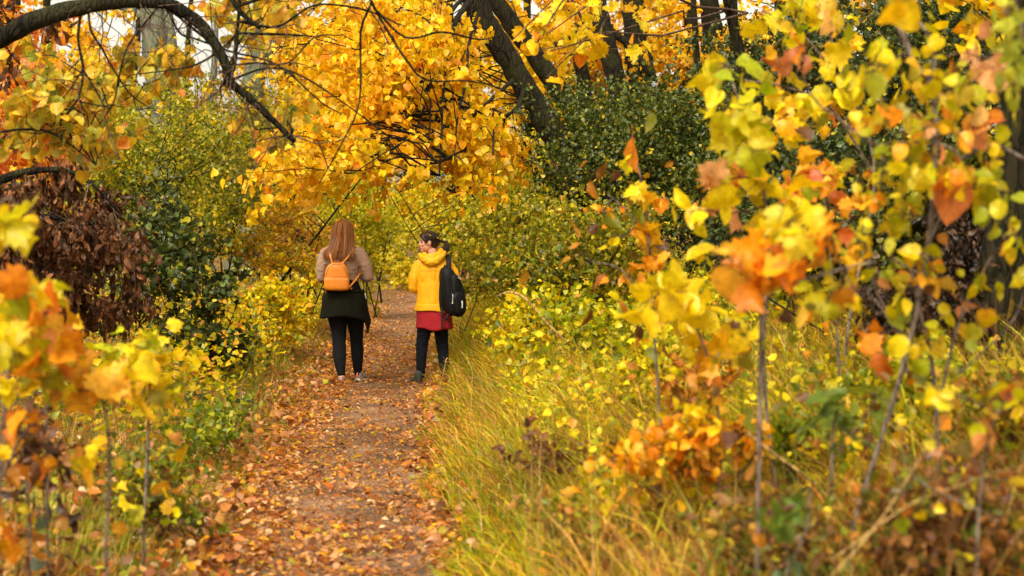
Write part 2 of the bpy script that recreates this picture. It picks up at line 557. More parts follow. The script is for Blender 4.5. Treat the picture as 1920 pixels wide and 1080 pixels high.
# palettes (base colours)
GOLD = [(6, (0.88, 0.52, 0.003)), (2.4, (0.88, 0.40, 0.003)), (4, (0.88, 0.62, 0.006)), (0.5, (0.80, 0.22, 0.008)), (1.2, (0.52, 0.44, 0.01))]
ORANGE = [(3, (0.80, 0.30, 0.02)), (3, (0.72, 0.17, 0.02)), (2, (0.83, 0.44, 0.03)), (1, (0.45, 0.08, 0.02)), (1, (0.60, 0.28, 0.14))]
LEMON = [(5, (0.86, 0.60, 0.004)), (3, (0.68, 0.56, 0.005)), (2, (0.38, 0.40, 0.005)), (1.5, (0.82, 0.34, 0.008))]
LIME = [(3, (0.44, 0.44, 0.004)), (3, (0.22, 0.27, 0.004)), (3, (0.74, 0.58, 0.004)), (1, (0.09, 0.13, 0.008))]
GREEN = [(4, (0.10, 0.135, 0.005)), (3, (0.19, 0.225, 0.005)), (2, (0.035, 0.055, 0.006)), (2, (0.50, 0.40, 0.006))]
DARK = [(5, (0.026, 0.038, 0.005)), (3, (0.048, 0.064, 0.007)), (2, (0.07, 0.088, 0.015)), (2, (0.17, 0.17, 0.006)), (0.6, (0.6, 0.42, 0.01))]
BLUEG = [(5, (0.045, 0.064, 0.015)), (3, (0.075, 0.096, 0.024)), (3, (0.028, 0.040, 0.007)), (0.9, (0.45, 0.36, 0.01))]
BROWN = [(4, (0.090, 0.036, 0.010)), (3, (0.040, 0.016, 0.006)), (2, (0.18, 0.065, 0.020)), (1, (0.32, 0.13, 0.05))]
LITTER = [(3.2, (0.62, 0.22, 0.03)), (3, (0.42, 0.11, 0.018)), (3.6, (0.70, 0.36, 0.15)), (5.5, (0.17, 0.055, 0.018)), (2, (0.80, 0.40, 0.01)), (1.0, (0.78, 0.52, 0.28)), (0.5, (0.45, 0.45, 0.02))]


# ------------------------------------------------------------------ ground and path
def soil_material():
    m, nt, out = mat_new('leaf strewn soil')
    L = nt.links.new
    tc = N(nt, 'ShaderNodeTexCoord')
    n1 = N(nt, 'ShaderNodeTexNoise', Scale=9.0, Detail=8.0, Roughness=0.7); L(tc.outputs['Object'], n1.inputs['Vector'])
    v = N(nt, 'ShaderNodeTexVoronoi', Scale=16.0); L(tc.outputs['Object'], v.inputs['Vector'])
    r1 = ramp(nt, [(0.3, (0.02, 0.011, 0.005)), (0.5, (0.07, 0.038, 0.012)), (0.7, (0.12, 0.08, 0.012))], n1.outputs['Fac'])
    sp = N(nt, 'ShaderNodeSeparateColor'); L(v.outputs['Color'], sp.inputs[0])
    r2 = ramp(nt, [(0.0, (0.03, 0.017, 0.006)), (0.4, (0.22, 0.08, 0.02)), (0.7, (0.36, 0.16, 0.02)), (1.0, (0.06, 0.06, 0.01))], sp.outputs[0])
    mx = N(nt, 'ShaderNodeMix', data_type='RGBA'); mx.inputs[0].default_value = 0.55
    L(r1.outputs[0], mx.inputs[6]); L(r2.outputs[0], mx.inputs[7])
    b = N(nt, 'ShaderNodeBsdfPrincipled', Roughness=0.95); L(mx.outputs[2], b.inputs['Base Color'])
    bp = N(nt, 'ShaderNodeBump', Strength=0.7, Distance=0.03); L(n1.outputs['Fac'], bp.inputs['Height']); L(bp.outputs[0], b.inputs['Normal'])
    L(b.outputs[0], out.inputs['Surface'])
    return m


def path_material():
    m, nt, out = mat_new('trodden earth')
    L = nt.links.new
    tc = N(nt, 'ShaderNodeTexCoord')
    n1 = N(nt, 'ShaderNodeTexNoise', Scale=2.2, Detail=8.0, Roughness=0.65); L(tc.outputs['Object'], n1.inputs['Vector'])
    n2 = N(nt, 'ShaderNodeTexNoise', Scale=60.0, Detail=6.0, Roughness=0.75); L(tc.outputs['Object'], n2.inputs['Vector'])
    r1 = ramp(nt, [(0.32, (0.055, 0.030, 0.016)), (0.5, (0.17, 0.085, 0.038)), (0.7, (0.32, 0.185, 0.10))], n1.outputs['Fac'])
    r2 = ramp(nt, [(0.3, (0.5, 0.5, 0.5)), (0.7, (1.35, 1.3, 1.25))], n2.outputs['Fac'])
    mx = N(nt, 'ShaderNodeMix', data_type='RGBA', blend_type='MULTIPLY'); mx.inputs[0].default_value = 1
    L(r1.outputs[0], mx.inputs[6]); L(r2.outputs[0], mx.inputs[7])
    b = N(nt, 'ShaderNodeBsdfPrincipled', Roughness=0.85); L(mx.outputs[2], b.inputs['Base Color'])
    bp = N(nt, 'ShaderNodeBump', Strength=0.8, Distance=0.012); L(n2.outputs['Fac'], bp.inputs['Height']); L(bp.outputs[0], b.inputs['Normal'])
    L(b.outputs[0], out.inputs['Surface'])
    return m


M['soil'] = soil_material()
M['path'] = path_material()


def grid_mesh(name, xs, ys, zf):
    X, Y = np.meshgrid(xs, ys)
    Z = zf(X, Y)
    V = np.stack([X, Y, Z], -1).reshape(-1, 3)
    nx = len(xs)
    i = (np.arange(len(ys) - 1)[:, None] * nx + np.arange(nx - 1)[None, :]).ravel()
    F = np.concatenate([np.stack([i, i + 1, i + nx + 1], 1), np.stack([i, i + nx + 1, i + nx], 1)])
    return tri_mesh(name, V, F, smooth=True)


xs = np.concatenate([np.linspace(-400, -30, 20)[:-1], np.linspace(-30, -6, 40)[:-1], np.linspace(-6, 6, 120)[:-1], np.linspace(6, 30, 60)[:-1], np.linspace(30, 400, 20)])
ys = np.concatenate([np.linspace(-60, -2, 20)[:-1], np.linspace(-2, 60, 240)[:-1], np.linspace(60, 140, 60)[:-1], np.linspace(140, 700, 30)])
ground = new_obj('ground', grid_mesh('ground', xs, ys, lambda x, y: ground_z(x, np.minimum(y, 140)) - 0.03 * (np.abs(x - xc(y)) < 0.9)), None, M['soil'])
tag(ground, kind='structure')
pv, pf = [], []
yy = np.linspace(-2, 90, 370)
ww = np.linspace(-1, 1, 13)
hw = 0.60 + 0.05 * np.sin(yy * 1.3) + 0.04 * np.sin(yy * 3.1 + 1)
PX = xc(yy)[:, None] + ww[None, :] * hw[:, None]
PYY = np.repeat(yy[:, None], 13, 1)
PZ = ground_z(PX, PYY) + 0.006 + 0.012 * np.sin(PX * 7 + PYY * 2.0) * np.sin(PYY * 3.7)
i = (np.arange(len(yy) - 1)[:, None] * 13 + np.arange(12)[None, :]).ravel()
path = new_obj('path', tri_mesh('path', np.stack([PX, PYY, PZ], -1).reshape(-1, 3), np.concatenate([np.stack([i, i + 1, i + 14], 1), np.stack([i, i + 14, i + 13], 1)]), smooth=True), None, M['path'])
tag(path, kind='structure')


# ------------------------------------------------------------------ fallen leaves
def flat_orient(n, tilt=0.35):
    Nn = rng.normal(0, tilt, (n, 3)); Nn[:, 2] = 1
    Nn /= np.linalg.norm(Nn, axis=1)[:, None]
    D = rng.normal(0, 1, (n, 3)); D -= (D * Nn).sum(1)[:, None] * Nn
    D /= np.linalg.norm(D, axis=1)[:, None]
    return np.cross(D, Nn), D, Nn


def scatter(n, y0, y1, dxf, pw=1.0):
    """n ground points; y density falls with distance, dx drawn by dxf(n)."""
    u = rng.random(n)
    y = y0 * (y1 / y0) ** (u ** pw)
    x = xc(y) + dxf(n, y)
    return np.stack([x, y, ground_z(x, y)], 1)


def litter_dx(n, y):
    # thick along both edges, thinner down the trodden middle
    d = np.where(rng.random(n) < 0.34, rng.uniform(-0.6, 0.6, n), np.where(rng.random(n) < 0.57, -0.35 - np.abs(rng.normal(0, 0.62, n)), 0.40 + np.abs(rng.normal(0, 0.40, n))))
    return d


# 300 single leaves that show largest belong to the path
LP = scatter(300, 8.6, 15.5, lambda n, y: rng.uniform(-0.75, 0.72, n))
LS = 0.030 + 0.055 * rng.random(300) ** 2.5
LX, LD, LN = flat_orient(300, 0.38)
LC = pick_cols(300, LITTER, 0.25)
names = ['maple', 'maple_b', 'maple_c', 'heart', 'oak', 'oval']
for k in range(300):
    o = bpy.data.objects.new('leaf', shared_leaf(names[k % 6]))
    col.objects.link(o); o.parent = path
    s = LS[k]; p = LP[k] + (0, 0, 0.018 + 0.01 * (k % 3))
    o.matrix_local = Matrix(((LX[k, 0] * s, LD[k, 0] * s, LN[k, 0] * s, p[0]), (LX[k, 1] * s, LD[k, 1] * s, LN[k, 1] * s, p[1]), (LX[k, 2] * s, LD[k, 2] * s, LN[k, 2] * s, p[2]), (0, 0, 0, 1)))
    o.color = (*[float(c) for c in LC[k]], 1)


def flat_leaves(name, P, size, tm, pal, tilt, lift):
    n = len(P)
    P = P.copy(); P[:, 2] += 0.012 + rng.random(n) * lift
    S = size * rng.uniform(0.5, 1.35, n)
    X, D, Nn = flat_orient(n, tilt)
    C = pick_cols(n, pal, 0.28)
    Vs, Fs, Cs, off = [], [], [], 0
    g = rng.integers(0, len(tm), n)
    for k, t in enumerate(tm):
        r = np.where(g == k)[0]
        V, F, Cv = leaf_arrays(P[r], S[r], t, X[r], D[r], Nn[r], C[r])
        Vs.append(V); Fs.append(F + off); Cs.append(Cv); off += len(V)
    return new_obj(name, tri_mesh(name, np.concatenate(Vs), np.concatenate(Fs), np.concatenate(Cs)), None, M['leaf'])


P = np.concatenate([scatter(40000, 7.5, 30, litter_dx), scatter(22000, 20, 75, litter_dx)])
_k = noise_keep = np.sin(P[:, 0] * 4.1 + np.sin(P[:, 1] * 1.7)) * np.sin(P[:, 1] * 2.3 + P[:, 0] * 1.9) + 0.5 * np.sin(P[:, 0] * 9 + P[:, 1] * 5.3)
_mid = np.clip(1 - np.abs(P[:, 0] - xc(P[:, 1])) / 0.55, 0, 1)
_dark = np.exp(-((P[:, 1] - 17) / 2.0) ** 2) + 0.6 * np.exp(-((P[:, 1] - 11) / 0.8) ** 2)
P = P[rng.random(len(P)) < np.clip(0.95 + 0.6 * _k - (0.42 + 0.5 * _dark) * _mid, 0.10, 1)]
o = flat_leaves('fallen_leaves', P, 0.035, ['lite5', 'oak', 'maple_b', 'lite'], LITTER, 0.45, 0.03)
tag(o, 'orange, tan and brown leaves fallen along the earth path', 'leaves', kind='stuff')
P = scatter(42000, 7.5, 45, lambda n, y: rng.uniform(-0.78, 0.75, n))
o = flat_leaves('leaf_crumbs', P, 0.017, ['lite'], LITTER + [(3, (0.12, 0.06, 0.03)), (0.6, (0.35, 0.40, 0.04))], 0.3, 0.006)
tag(o, 'small leaf fragments trodden into the dark earth path', 'leaves', kind='stuff')
P = np.concatenate([scatter(5000, 5, 45, lambda n, y: 0.7 + np.abs(rng.normal(0, 2.2, n))), scatter(9000, 7, 40, lambda n, y: -0.5 - np.abs(rng.normal(0, 1.1, n))), scatter(4000, 7.5, 24, lambda n, y: 0.45 + np.abs(rng.normal(0, 0.5, n)))])
o = flat_leaves('fallen_leaves', P, 0.052, ['lite5', 'maple_b', 'oak'], LITTER, 0.6, 0.12)
tag(o, 'fallen leaves caught in the grass on both verges', 'leaves', kind='stuff')


# ------------------------------------------------------------------ grass
def blades(name, P, H, W, palette, lean, bend, segs=4, jitter=0.32, alt=None, thr=0.15):
    """Arching blades from points P; lean = mean horizontal direction they fall to."""
    n = len(P)
    d = rng.normal(0, 0.75, (n, 2)) + np.asarray(lean)
    d /= np.linalg.norm(d, axis=1)[:, None] + 1e-6
    b = np.clip(rng.normal(bend, 0.35, n), 0.05, 2.2)
    t = np.linspace(0, 1, segs + 1)
    ang = b[:, None] * t[None, :] ** 1.2
    dz = np.cos(ang); dh = np.sin(ang)
    z = np.concatenate([np.zeros((n, 1)), np.cumsum((dz[:, 1:] + dz[:, :-1]) / 2, 1)], 1) / segs * H[:, None]
    h = np.concatenate([np.zeros((n, 1)), np.cumsum((dh[:, 1:] + dh[:, :-1]) / 2, 1)], 1) / segs * H[:, None]
    cx = P[:, 0:1] + d[:, 0:1] * h; cy = P[:, 1:2] + d[:, 1:2] * h; cz = P[:, 2:3] + z - 0.01
    Cc = np.stack([cx, cy, cz], -1)
    sd = np.stack([-d[:, 1], d[:, 0], rng.normal(0, 0.4, n)], -1)
    sd = sd + rng.normal(0, 0.5, (n, 3)); sd /= np.linalg.norm(sd, axis=1)[:, None]
    w = W[:, None] * (1 - t[None, :] ** 2 * 0.9) / 2
    Lf = Cc - sd[:, None, :] * w[..., None]; Rt = Cc + sd[:, None, :] * w[..., None]
    V = np.stack([Lf, Rt], 2).reshape(-1, 3)
    k = (segs + 1) * 2
    q = np.arange(segs) * 2
    f = np.concatenate([np.stack([q, q + 1, q + 3], 1), np.stack([q, q + 3, q + 2], 1)])
    F = (f[None] + (np.arange(n) * k)[:, None, None]).reshape(-1, 3)
    C = pick_cols(n, palette, jitter)
    if alt is not None:
        # greener and drier patches alternate
        f = np.sin(P[:, 0] * 3.1 + np.sin(P[:, 1] * 0.9) * 2) * np.sin(P[:, 1] * 1.3 + P[:, 0] * 0.7) + 0.6 * np.sin(P[:, 1] * 3.7 + P[:, 0] * 5) + rng.normal(0, 0.6, n)
        C2 = pick_cols(n, alt, jitter); C = np.where((f > thr)[:, None], C2, C)
    ph = np.sin(P[:, 0] * 2.3 + 1) * np.sin(P[:, 1] * 1.1 + P[:, 0]) 
    C *= (1 + 0.25 * ph)[:, None]
    return tri_mesh(name, V, F, np.clip(np.repeat(C, k, 0), 0.003, 0.9), smooth=True)


GRASS_R = [(5, (0.30, 0.40, 0.004)), (4.5, (0.12, 0.21, 0.005)), (4, (0.72, 0.52, 0.010)), (2.2, (0.66, 0.38, 0.08)), (1.6, (0.60, 0.22, 0.02))]
GRASS_L = [(5, (0.22, 0.31, 0.005)), (4, (0.08, 0.15, 0.006)), (2, (0.48, 0.40, 0.04)), (1.5, (0.60, 0.34, 0.10))]
STRAW = [(2.5, (0.44, 0.20, 0.035)), (1.5, (0.60, 0.34, 0.09)), (5, (0.17, 0.065, 0.016)), (1.5, (0.62, 0.20, 0.02)), (1.5, (0.20, 0.22, 0.01))]
Pg = scatter(52000, 5.2, 34, lambda n, y: 0.50 + 0.09 * np.sin(y * 2.1) + np.abs(rng.normal(0, 1, n)) * (0.9 + 0.10 * y), 0.9)
Pg = Pg[(Pg[:, 1] > 8.0 - 0.8 * rng.random(len(Pg))) | (Pg[:, 0] < 0.35) | (rng.random(len(Pg)) < 0.25)]
H = rng.uniform(0.16, 0.60, len(Pg)) * np.clip(0.25 + (Pg[:, 0] - xc(Pg[:, 1]) - 0.35) * 1.1, 0.22, 1.15)
o = new_obj('grass', blades('grass', Pg, H, rng.uniform(0.004, 0.013, len(Pg)), GRASS_R, (-0.9, -0.35), 1.25, alt=STRAW + [(7, (0.68, 0.44, 0.015))], thr=0.45), None, M['grass'])
tag(o, 'long green and straw coloured grass arching over the right bank', 'grass', kind='stuff')
Pg = scatter(17000, 4.6, 9.0, lambda n, y: 0.95 + np.abs(rng.normal(0, 1.1, n)), 1.0)
H = rng.uniform(0.15, 0.42, len(Pg))
o = new_obj('dry_grass', blades('dry_grass', Pg, H, rng.uniform(0.004, 0.009, len(Pg)), STRAW, (-0.3, -0.1), 0.9), None, M['grass'])
tag(o, 'dry brown and straw stalks tangled low in the near right corner', 'grass', kind='stuff')
Pg = scatter(34000, 7.2, 40, lambda n, y: -0.50 - 0.10 * np.sin(y * 1.7) - np.abs(rng.normal(0, 0.75, n)) * (0.7 + 0.045 * y), 1.0)
H = rng.uniform(0.06, 0.36, len(Pg)) * np.clip((xc(Pg[:, 1]) - Pg[:, 0] - 0.35) * 1.1, 0.15, 1)
o = new_obj('grass', blades('grass', Pg, H, rng.uniform(0.003, 0.007, len(Pg)), GRASS_L, (0.4, -0.2), 0.9, 3, alt=STRAW, thr=0.35), None, M['grass'])
tag(o, 'short yellow green grass on the left verge of the path', 'grass', kind='stuff')


# ------------------------------------------------------------------ low leafy ground cover
def cover(name, label, P, hmax, size, pal, tm, mat='leaf', clump=None):
    P = P.copy(); P[:, 2] += rng.random(len(P)) ** 1.4 * hmax
    o = foliage(None, P, size, ['oval'], pal, 0, mat, 0.1, 0.9, 0.4, tm, (0, 0, 0), name, clump)
    return tag(o, label, 'ground cover', kind='stuff')


cover('ground_cover', 'low yellow and green seedlings filling the left verge under the shrubs', scatter(9000, 14, 50, lambda n, y: -1.25 - np.abs(rng.normal(0, 1.4, n)) * (0.5 + 0.02 * y)), 0.55, 0.055, LEMON + [(4, (0.25, 0.30, 0.02)), (2, (0.55, 0.22, 0.03))], ['lite5', 'lite'])
cover('ground_cover', 'leafy yellow green weeds in the grass at the foot of the right slope', scatter(7500, 12, 50, lambda n, y: 1.0 + np.abs(rng.normal(0, 1.0, n)) * (0.5 + 0.05 * y)), 0.5, 0.05, LIME + [(2, (0.7, 0.45, 0.02)), (1.2, (0.6, 0.22, 0.04))], ['lite5', 'lite'])
cover('ground_cover', 'blurred green weed leaves low in the near right bank', scatter(500, 5.0, 9, lambda n, y: 1.0 + rng.random(n) * 2.2), 0.22, 0.05, [(4, (0.10, 0.17, 0.02)), (2, (0.09, 0.13, 0.07)), (2, (0.45, 0.42, 0.03))], ['round', 'heart'])
cover('ground_cover', 'green and rusty weeds low in the near left corner', scatter(900, 6.0, 13, lambda n, y: -1.45 - np.abs(rng.normal(0, 0.8, n))), 0.22, 0.05, [(4, (0.10, 0.15, 0.02)), (2, (0.55, 0.20, 0.04)), (2, (0.55, 0.42, 0.03))], ['round', 'heart'])

cover('ground_cover', 'brown, orange and green leaves caught in the stalks of the near right bank', scatter(3800, 4.6, 9.5, lambda n, y: 0.75 + rng.random(n) ** 0.8 * 2.6), 0.30, 0.042, LITTER + [(4, (0.13, 0.17, 0.01)), (3, (0.10, 0.035, 0.012)), (2, (0.55, 0.44, 0.02))], ['lite5', 'maple_b', 'dried'])
cover('ground_cover', 'brown curled leaves, moss green blades and yellow leaves of the near left bank', scatter(2600, 5.6, 11, lambda n, y: -1.15 - rng.random(n) * 1.6), 0.34, 0.045, LITTER + [(4, (0.12, 0.16, 0.01)), (4, (0.08, 0.028, 0.012)), (1.5, (0.60, 0.44, 0.02))], ['lite5', 'maple_b', 'dried'])
cover('ground_cover', 'bright lime and yellow weed leaves rising through the long grass beside the path', scatter(11000, 7.5, 26, lambda n, y: 1.0 + np.abs(rng.normal(0, 1.2, n))), 0.50, 0.042, LIME + LEMON, ['lite5', 'oval'])

cover('ground_cover', 'loose lime and gold seedlings on the slope right of the black backpack', scatter(9000, 13, 34, lambda n, y: 1.1 + np.abs(rng.normal(0, 1.6, n))), 0.75, 0.050, LEMON + LIME + [(2, (0.10, 0.14, 0.01)), (1, (0.62, 0.22, 0.02))], ['lite5', 'oval'])
cover('ground_cover', 'mixed green, rusty and yellow seedlings under the bushes left of the walkers', scatter(9000, 18, 46, lambda n, y: -1.1 - np.abs(rng.normal(0, 1.8, n))), 0.9, 0.050, LEMON + GREEN + [(3, (0.60, 0.22, 0.02))], ['lite5', 'oval'])

cover('ground_cover', 'blurred moss green and brown weed leaves filling the lower right corner', scatter(4200, 4.6, 9.0, lambda n, y: 1.5 + rng.random(n) * 2.4), 0.42, 0.040, [(5, (0.12, 0.16, 0.008)), (3, (0.20, 0.07, 0.015)), (2, (0.45, 0.40, 0.01)), (2, (0.50, 0.20, 0.03)), (3, (0.05, 0.07, 0.01))], ['lite5', 'oval', 'dried'])
P = scatter(2600, 4.8, 16, lambda n, y: 0.75 + rng.random(n) * 2.6)
P[:, 2] += 0.02
o = new_obj('grass', blades('grass', P, rng.uniform(0.35, 0.75, len(P)), rng.uniform(0.002, 0.005, len(P)), [(3, (0.30, 0.14, 0.04)), (2, (0.55, 0.33, 0.10)), (1, (0.35, 0.36, 0.02))], (-0.2, 0), 0.7, 6), None, M['grass'])
tag(o, 'thin brown seed stalks standing above the right bank grass', 'grass', kind='stuff')


# ------------------------------------------------------------------ trees and shrubs
def build_plant(name, label, cat, base, trunks, regions, n_limb, R, n_sub, per, pal, size, tmpls, lite, n_ind=0, group=None,
                bark='bark_brown', mat='leaf', r0=0.02, down=0.5, up=0.5, clump=None, limb_from=0.45, droop=0.25, stem_name='trunk', split=True, rise=0.3, twig=None):
    """Plant = Empty at base > trunk or stems, limbs (each with its twigs), crown (+ single leaves)."""
    t = thing(name, label, cat, base, group)
    lines = []
    for P4, sides in trunks:
        tb = Tubes(); tb.add(P4[:, :3], P4[:, 3], sides)
        tb.build(stem_name, M[bark], t, base)
        lines.append(P4)
    if not regions: return t
    allp = np.concatenate([l[int(len(l) * limb_from):] for l in lines])
    targets = ell(n_limb, regions)
    A = []
    tb = Tubes()
    used = np.zeros(len(allp))
    for k, q in enumerate(targets):
        g = ground_z(q[0], q[1])
        if q[2] < g + 0.1: q[2] = g + 0.1 + 0.3 * rng.random()
        dz = q[2] - allp[:, 2]
        hd = np.linalg.norm(allp[:, :2] - q[:2], axis=1)
        cost = hd + 1.2 * np.abs(dz - rise * hd) + rng.random(len(allp)) * 0.3 + used
        ib = int(np.argmin(cost)); s = allp[ib]; used[max(ib - 2, 0):ib + 3] += 0.25
        L = np.linalg.norm(q - s[:3])
        rr = min(r0 * (0.5 + 0.25 * L), s[3] * 0.8 + 0.002)
        if split: tb = Tubes()
        a, _ = sprays(tb, s[:3], q, R, n_sub, per, rr, droop)
        A.append(a)
        if split: tb.build('limb', M[twig or bark], t, base)
    if not split: tb.build('limb', M[twig or bark], t, base)
    A = np.concatenate(A)
    foliage(t, A, size, tmpls, pal, n_ind, mat, down, up, 0.35, lite, None, 'crown', clump)
    return t


def straight(x, y, H, r, lean=(0, 0), n=9, z0=None):
    z = float(ground_z(x, y)) - 0.15 if z0 is None else z0
    t = np.linspace(0, 1, n)
    w = np.cumsum(rng.normal(0, 0.03, (n, 2)), 0) * H / 8
    P = np.stack([x + lean[0] * t + w[:, 0] - w[0, 0], y + lean[1] * t + w[:, 1] - w[0, 1], z + H * t, r * (1 - 0.65 * t) * (1 + 0.5 * np.exp(-t * 14))], 1)
    return polyline(P)


def base_of(P4):
    return (P4[0, 0], P4[0, 1], float(ground_z(P4[0, 0], P4[0, 1])))


# far forest beyond the bend: golden trees, trunks one can tell apart
far = [
    # px, Y, H, r, palette, ellipses (cx, cy, rx, ry)
    (60, 52, 12, 0.16, GOLD, (70, 150, 130, 170)), (30, 64, 13, 0.2, ORANGE, (30, 300, 150, 100)), (700, 60, 14, 0.2, GOLD, (720, 80, 190, 160)),
    (560, 70, 13, 0.2, GOLD, (600, 120, 150, 190)), (860, 66, 14, 0.2, GOLD, (860, 120, 190, 200)), (980, 60, 13, 0.2, GOLD, (990, 180, 170, 190)),
    (760, 88, 15, 0.22, LEMON, (760, 380, 130, 140)), (640, 80, 14, 0.2, LEMON, (640, 360, 130, 130)), (880, 80, 14, 0.2, LEMON, (890, 400, 120, 120)),
    (1090, 62, 13, 0.2, GOLD, (1110, 100, 140, 150)), (1300, 64, 13, 0.2, GOLD, (1300, 100, 160, 150)), (1480, 60, 13, 0.2, GOLD, (1480, 90, 180, 140)),
    (1700, 60, 13, 0.2, GOLD, (1720, 100, 220, 160)), (540, 78, 13, 0.2, GOLD, (600, 230, 130, 140)), (240, 74, 13, 0.18, GOLD, (200, 290, 170, 90)),
    (780, 100, 16, 0.25, GOLD, (780, 460, 110, 90)), (330, 82, 13, 0.18, LEMON, (400, 330, 170, 90)), (1050, 90, 15, 0.2, LEMON, (1030, 360, 130, 130)),
]
for k, (px, Y, Ht, r, pal, e) in enumerate(far):
    x = at(px, 443, Y)[0]
    P4 = straight(x, Y, Ht, r, (rng.uniform(-1, 1), 0))
    cl = ((1.0, 0.5, (0.30, 0.30, 0.02)) if k % 3 == 2 else (0.9, 0.3, (0.80, 0.25, 0.015)))
    side = 'behind the leaning trunks and right slope' if px > 940 else ('above the walkers, beyond the bend of the path' if px > 500 else 'behind the left thicket and pale trunks')
    build_plant('tree', ('lemon yellow' if pal is LEMON else 'orange' if pal is ORANGE else 'golden') + ' leaved far tree ' + side, 'tree', base_of(P4), [(P4, 7)], [(*e, Y - 2.5, Y + 2.5, 1)], 42, 0.95, 6, 26,
                pal, 0.17, ['heart'], ['lite', 'lite'], 0, 'trees beyond the end of the path', bark='bark_moss', clump=cl, limb_from=0.1, split=False, r0=0.03)

# tall pale trunks against the white sky, upper left
def pale_tree(label, pts, Y, regs, n_limb, forks=()):
    P4 = pix(pts, Y)
    g = float(ground_z(P4[-1, 0], P4[-1, 1]))
    P4 = P4[::-1]
    low = P4[0].copy(); low[2] = g - 0.2; low[3] *= 1.25
    P4 = np.vstack([low, P4])
    tr = [(rough(P4, 0.05), 12)] + [(rough(pix(f, Y), 0.06), 8) for f in forks]
    return build_plant('tree', label, 'tree', (low[0], low[1], g), tr, regs, n_limb, 0.7, 5, 16, GOLD, 0.13, ['heart'], ['lite'], 0, 'pale trunks against the sky',
                       bark='bark_grey', limb_from=0.5, split=False, r0=0.02, clump=(1.2, 0.4, (0.6, 0.5, 0.03)))


pale_tree('tall pale grey trunk below the white gap of sky, behind the left thicket', [(262, -330, 34), (276, -100, 40), (284, 0, 44), (292, 100, 48), (306, 200, 54), (314, 280, 60)], 45,
          [(210, 40, 60, 60, 44, 47, 1), (330, 220, 90, 50, 43, 46, 2), (190, 170, 80, 60, 44, 47, 2)], 8, [[(300, 130, 26), (322, 90, 22), (316, 30, 18), (330, -60, 12)], [(286, 40, 16), (250, 22, 14), (214, 8, 11), (180, -20, 8)]])
pale_tree('thick pale forked trunk right of the white sky gap', [(520, -320, 22), (506, -60, 30), (492, 60, 36), (478, 140, 42), (464, 210, 50), (452, 280, 58)], 43,
          [(540, 60, 80, 90, 42, 46, 3), (430, 70, 60, 60, 42, 45, 1), (560, 190, 80, 70, 42, 45, 2)], 14, [[(498, 112, 18), (516, 70, 15), (528, 40, 12), (530, -20, 9)], [(484, 130, 10), (470, 60, 8), (462, -20, 5)]])
pale_tree('slender pale trunk between the two thick pale trunks', [(418, -120, 5), (408, 0, 8), (402, 120, 12), (396, 180, 14), (392, 240, 16), (388, 300, 18)], 46, [(400, 250, 70, 50, 44, 47, 1)], 4)

# dark trunks on the right slope
def dark_tree(label, pts, Y, regs=(), n_limb=0, pal=GOLD, forks=(), bark='bark_moss', n_ind=0, size=0.10, rb=0.6, per=14):
    P4 = pix(pts, Y)[::-1]
    g = float(ground_z(P4[0, 0], P4[0, 1]))
    if P4[0, 2] > g:
        low = P4[0].copy(); low[2] = g - 0.2; low[3] *= 1.2
        P4 = np.vstack([low, P4])
    else:
        k = int(np.argmax(P4[:, 2] > g)) ; P4 = P4[max(k - 1, 0):]
    g = float(ground_z(P4[0, 0], P4[0, 1]))
    tr = [(rough(P4, 0.05), 12)] + [(rough(pix(f, Y), 0.08), 7) for f in forks]
    return build_plant('tree', label, 'tree', (P4[0, 0], P4[0, 1], g), tr, list(regs), n_limb, rb, 5, per, pal, size, ['heart', 'maple_b'], ['lite5'], n_ind, 'dark trunks on the right slope',
                       bark=bark, limb_from=0.3, split=False, r0=0.02, clump=(1.5, 0.3, (0.8, 0.25, 0.015)))


dark_tree('dark furrowed trunk left of the middle of the slope, a bough crossing behind it', [(1108, -300, 26), (1118, -30, 32), (1132, 60, 36), (1150, 130, 38), (1170, 200, 42), (1190, 280, 46)], 34,
          [(1050, 60, 60, 90, 36, 39, 2), (1230, 110, 60, 60, 36, 38, 1)], 9, forks=[[(1040, 84, 10), (1090, 62, 14), (1140, 58, 16), (1180, 88, 14), (1230, 150, 12)]])
dark_tree('broad dark trunk beside the furrowed one, higher on the slope', [(1180, -300, 42), (1184, -40, 46), (1190, 30, 46), (1194, 100, 48), (1198, 180, 50), (1200, 260, 52)], 37, [(1250, 40, 80, 60, 34, 38, 1)], 5)
dark_tree('dark trunk standing in shade high on the slope', [(1318, -300, 30), (1326, -30, 36), (1334, 40, 38), (1342, 100, 40), (1348, 200, 42)], 38, [(1390, 60, 90, 60, 36, 40, 1)], 6)
dark_tree('thin dark stem left of the shaded trunk high on the slope', [(1296, -300, 9), (1300, -20, 12), (1304, 60, 12), (1308, 140, 12), (1310, 220, 12)], 35)
dark_tree('thin leaning dark stem right of the shaded trunk', [(1362, -300, 10), (1374, -20, 14), (1380, 60, 14), (1384, 140, 15), (1388, 220, 16)], 36, [(1440, 40, 70, 50, 34, 37, 1)], 4)
dark_tree('dark trunk partly behind golden leaves left of the furrowed trunk', [(1046, -300, 18), (1060, -30, 22), (1078, 60, 24), (1090, 130, 26), (1104, 230, 28)], 40, [(1020, 110, 90, 80, 38, 42, 1)], 7)

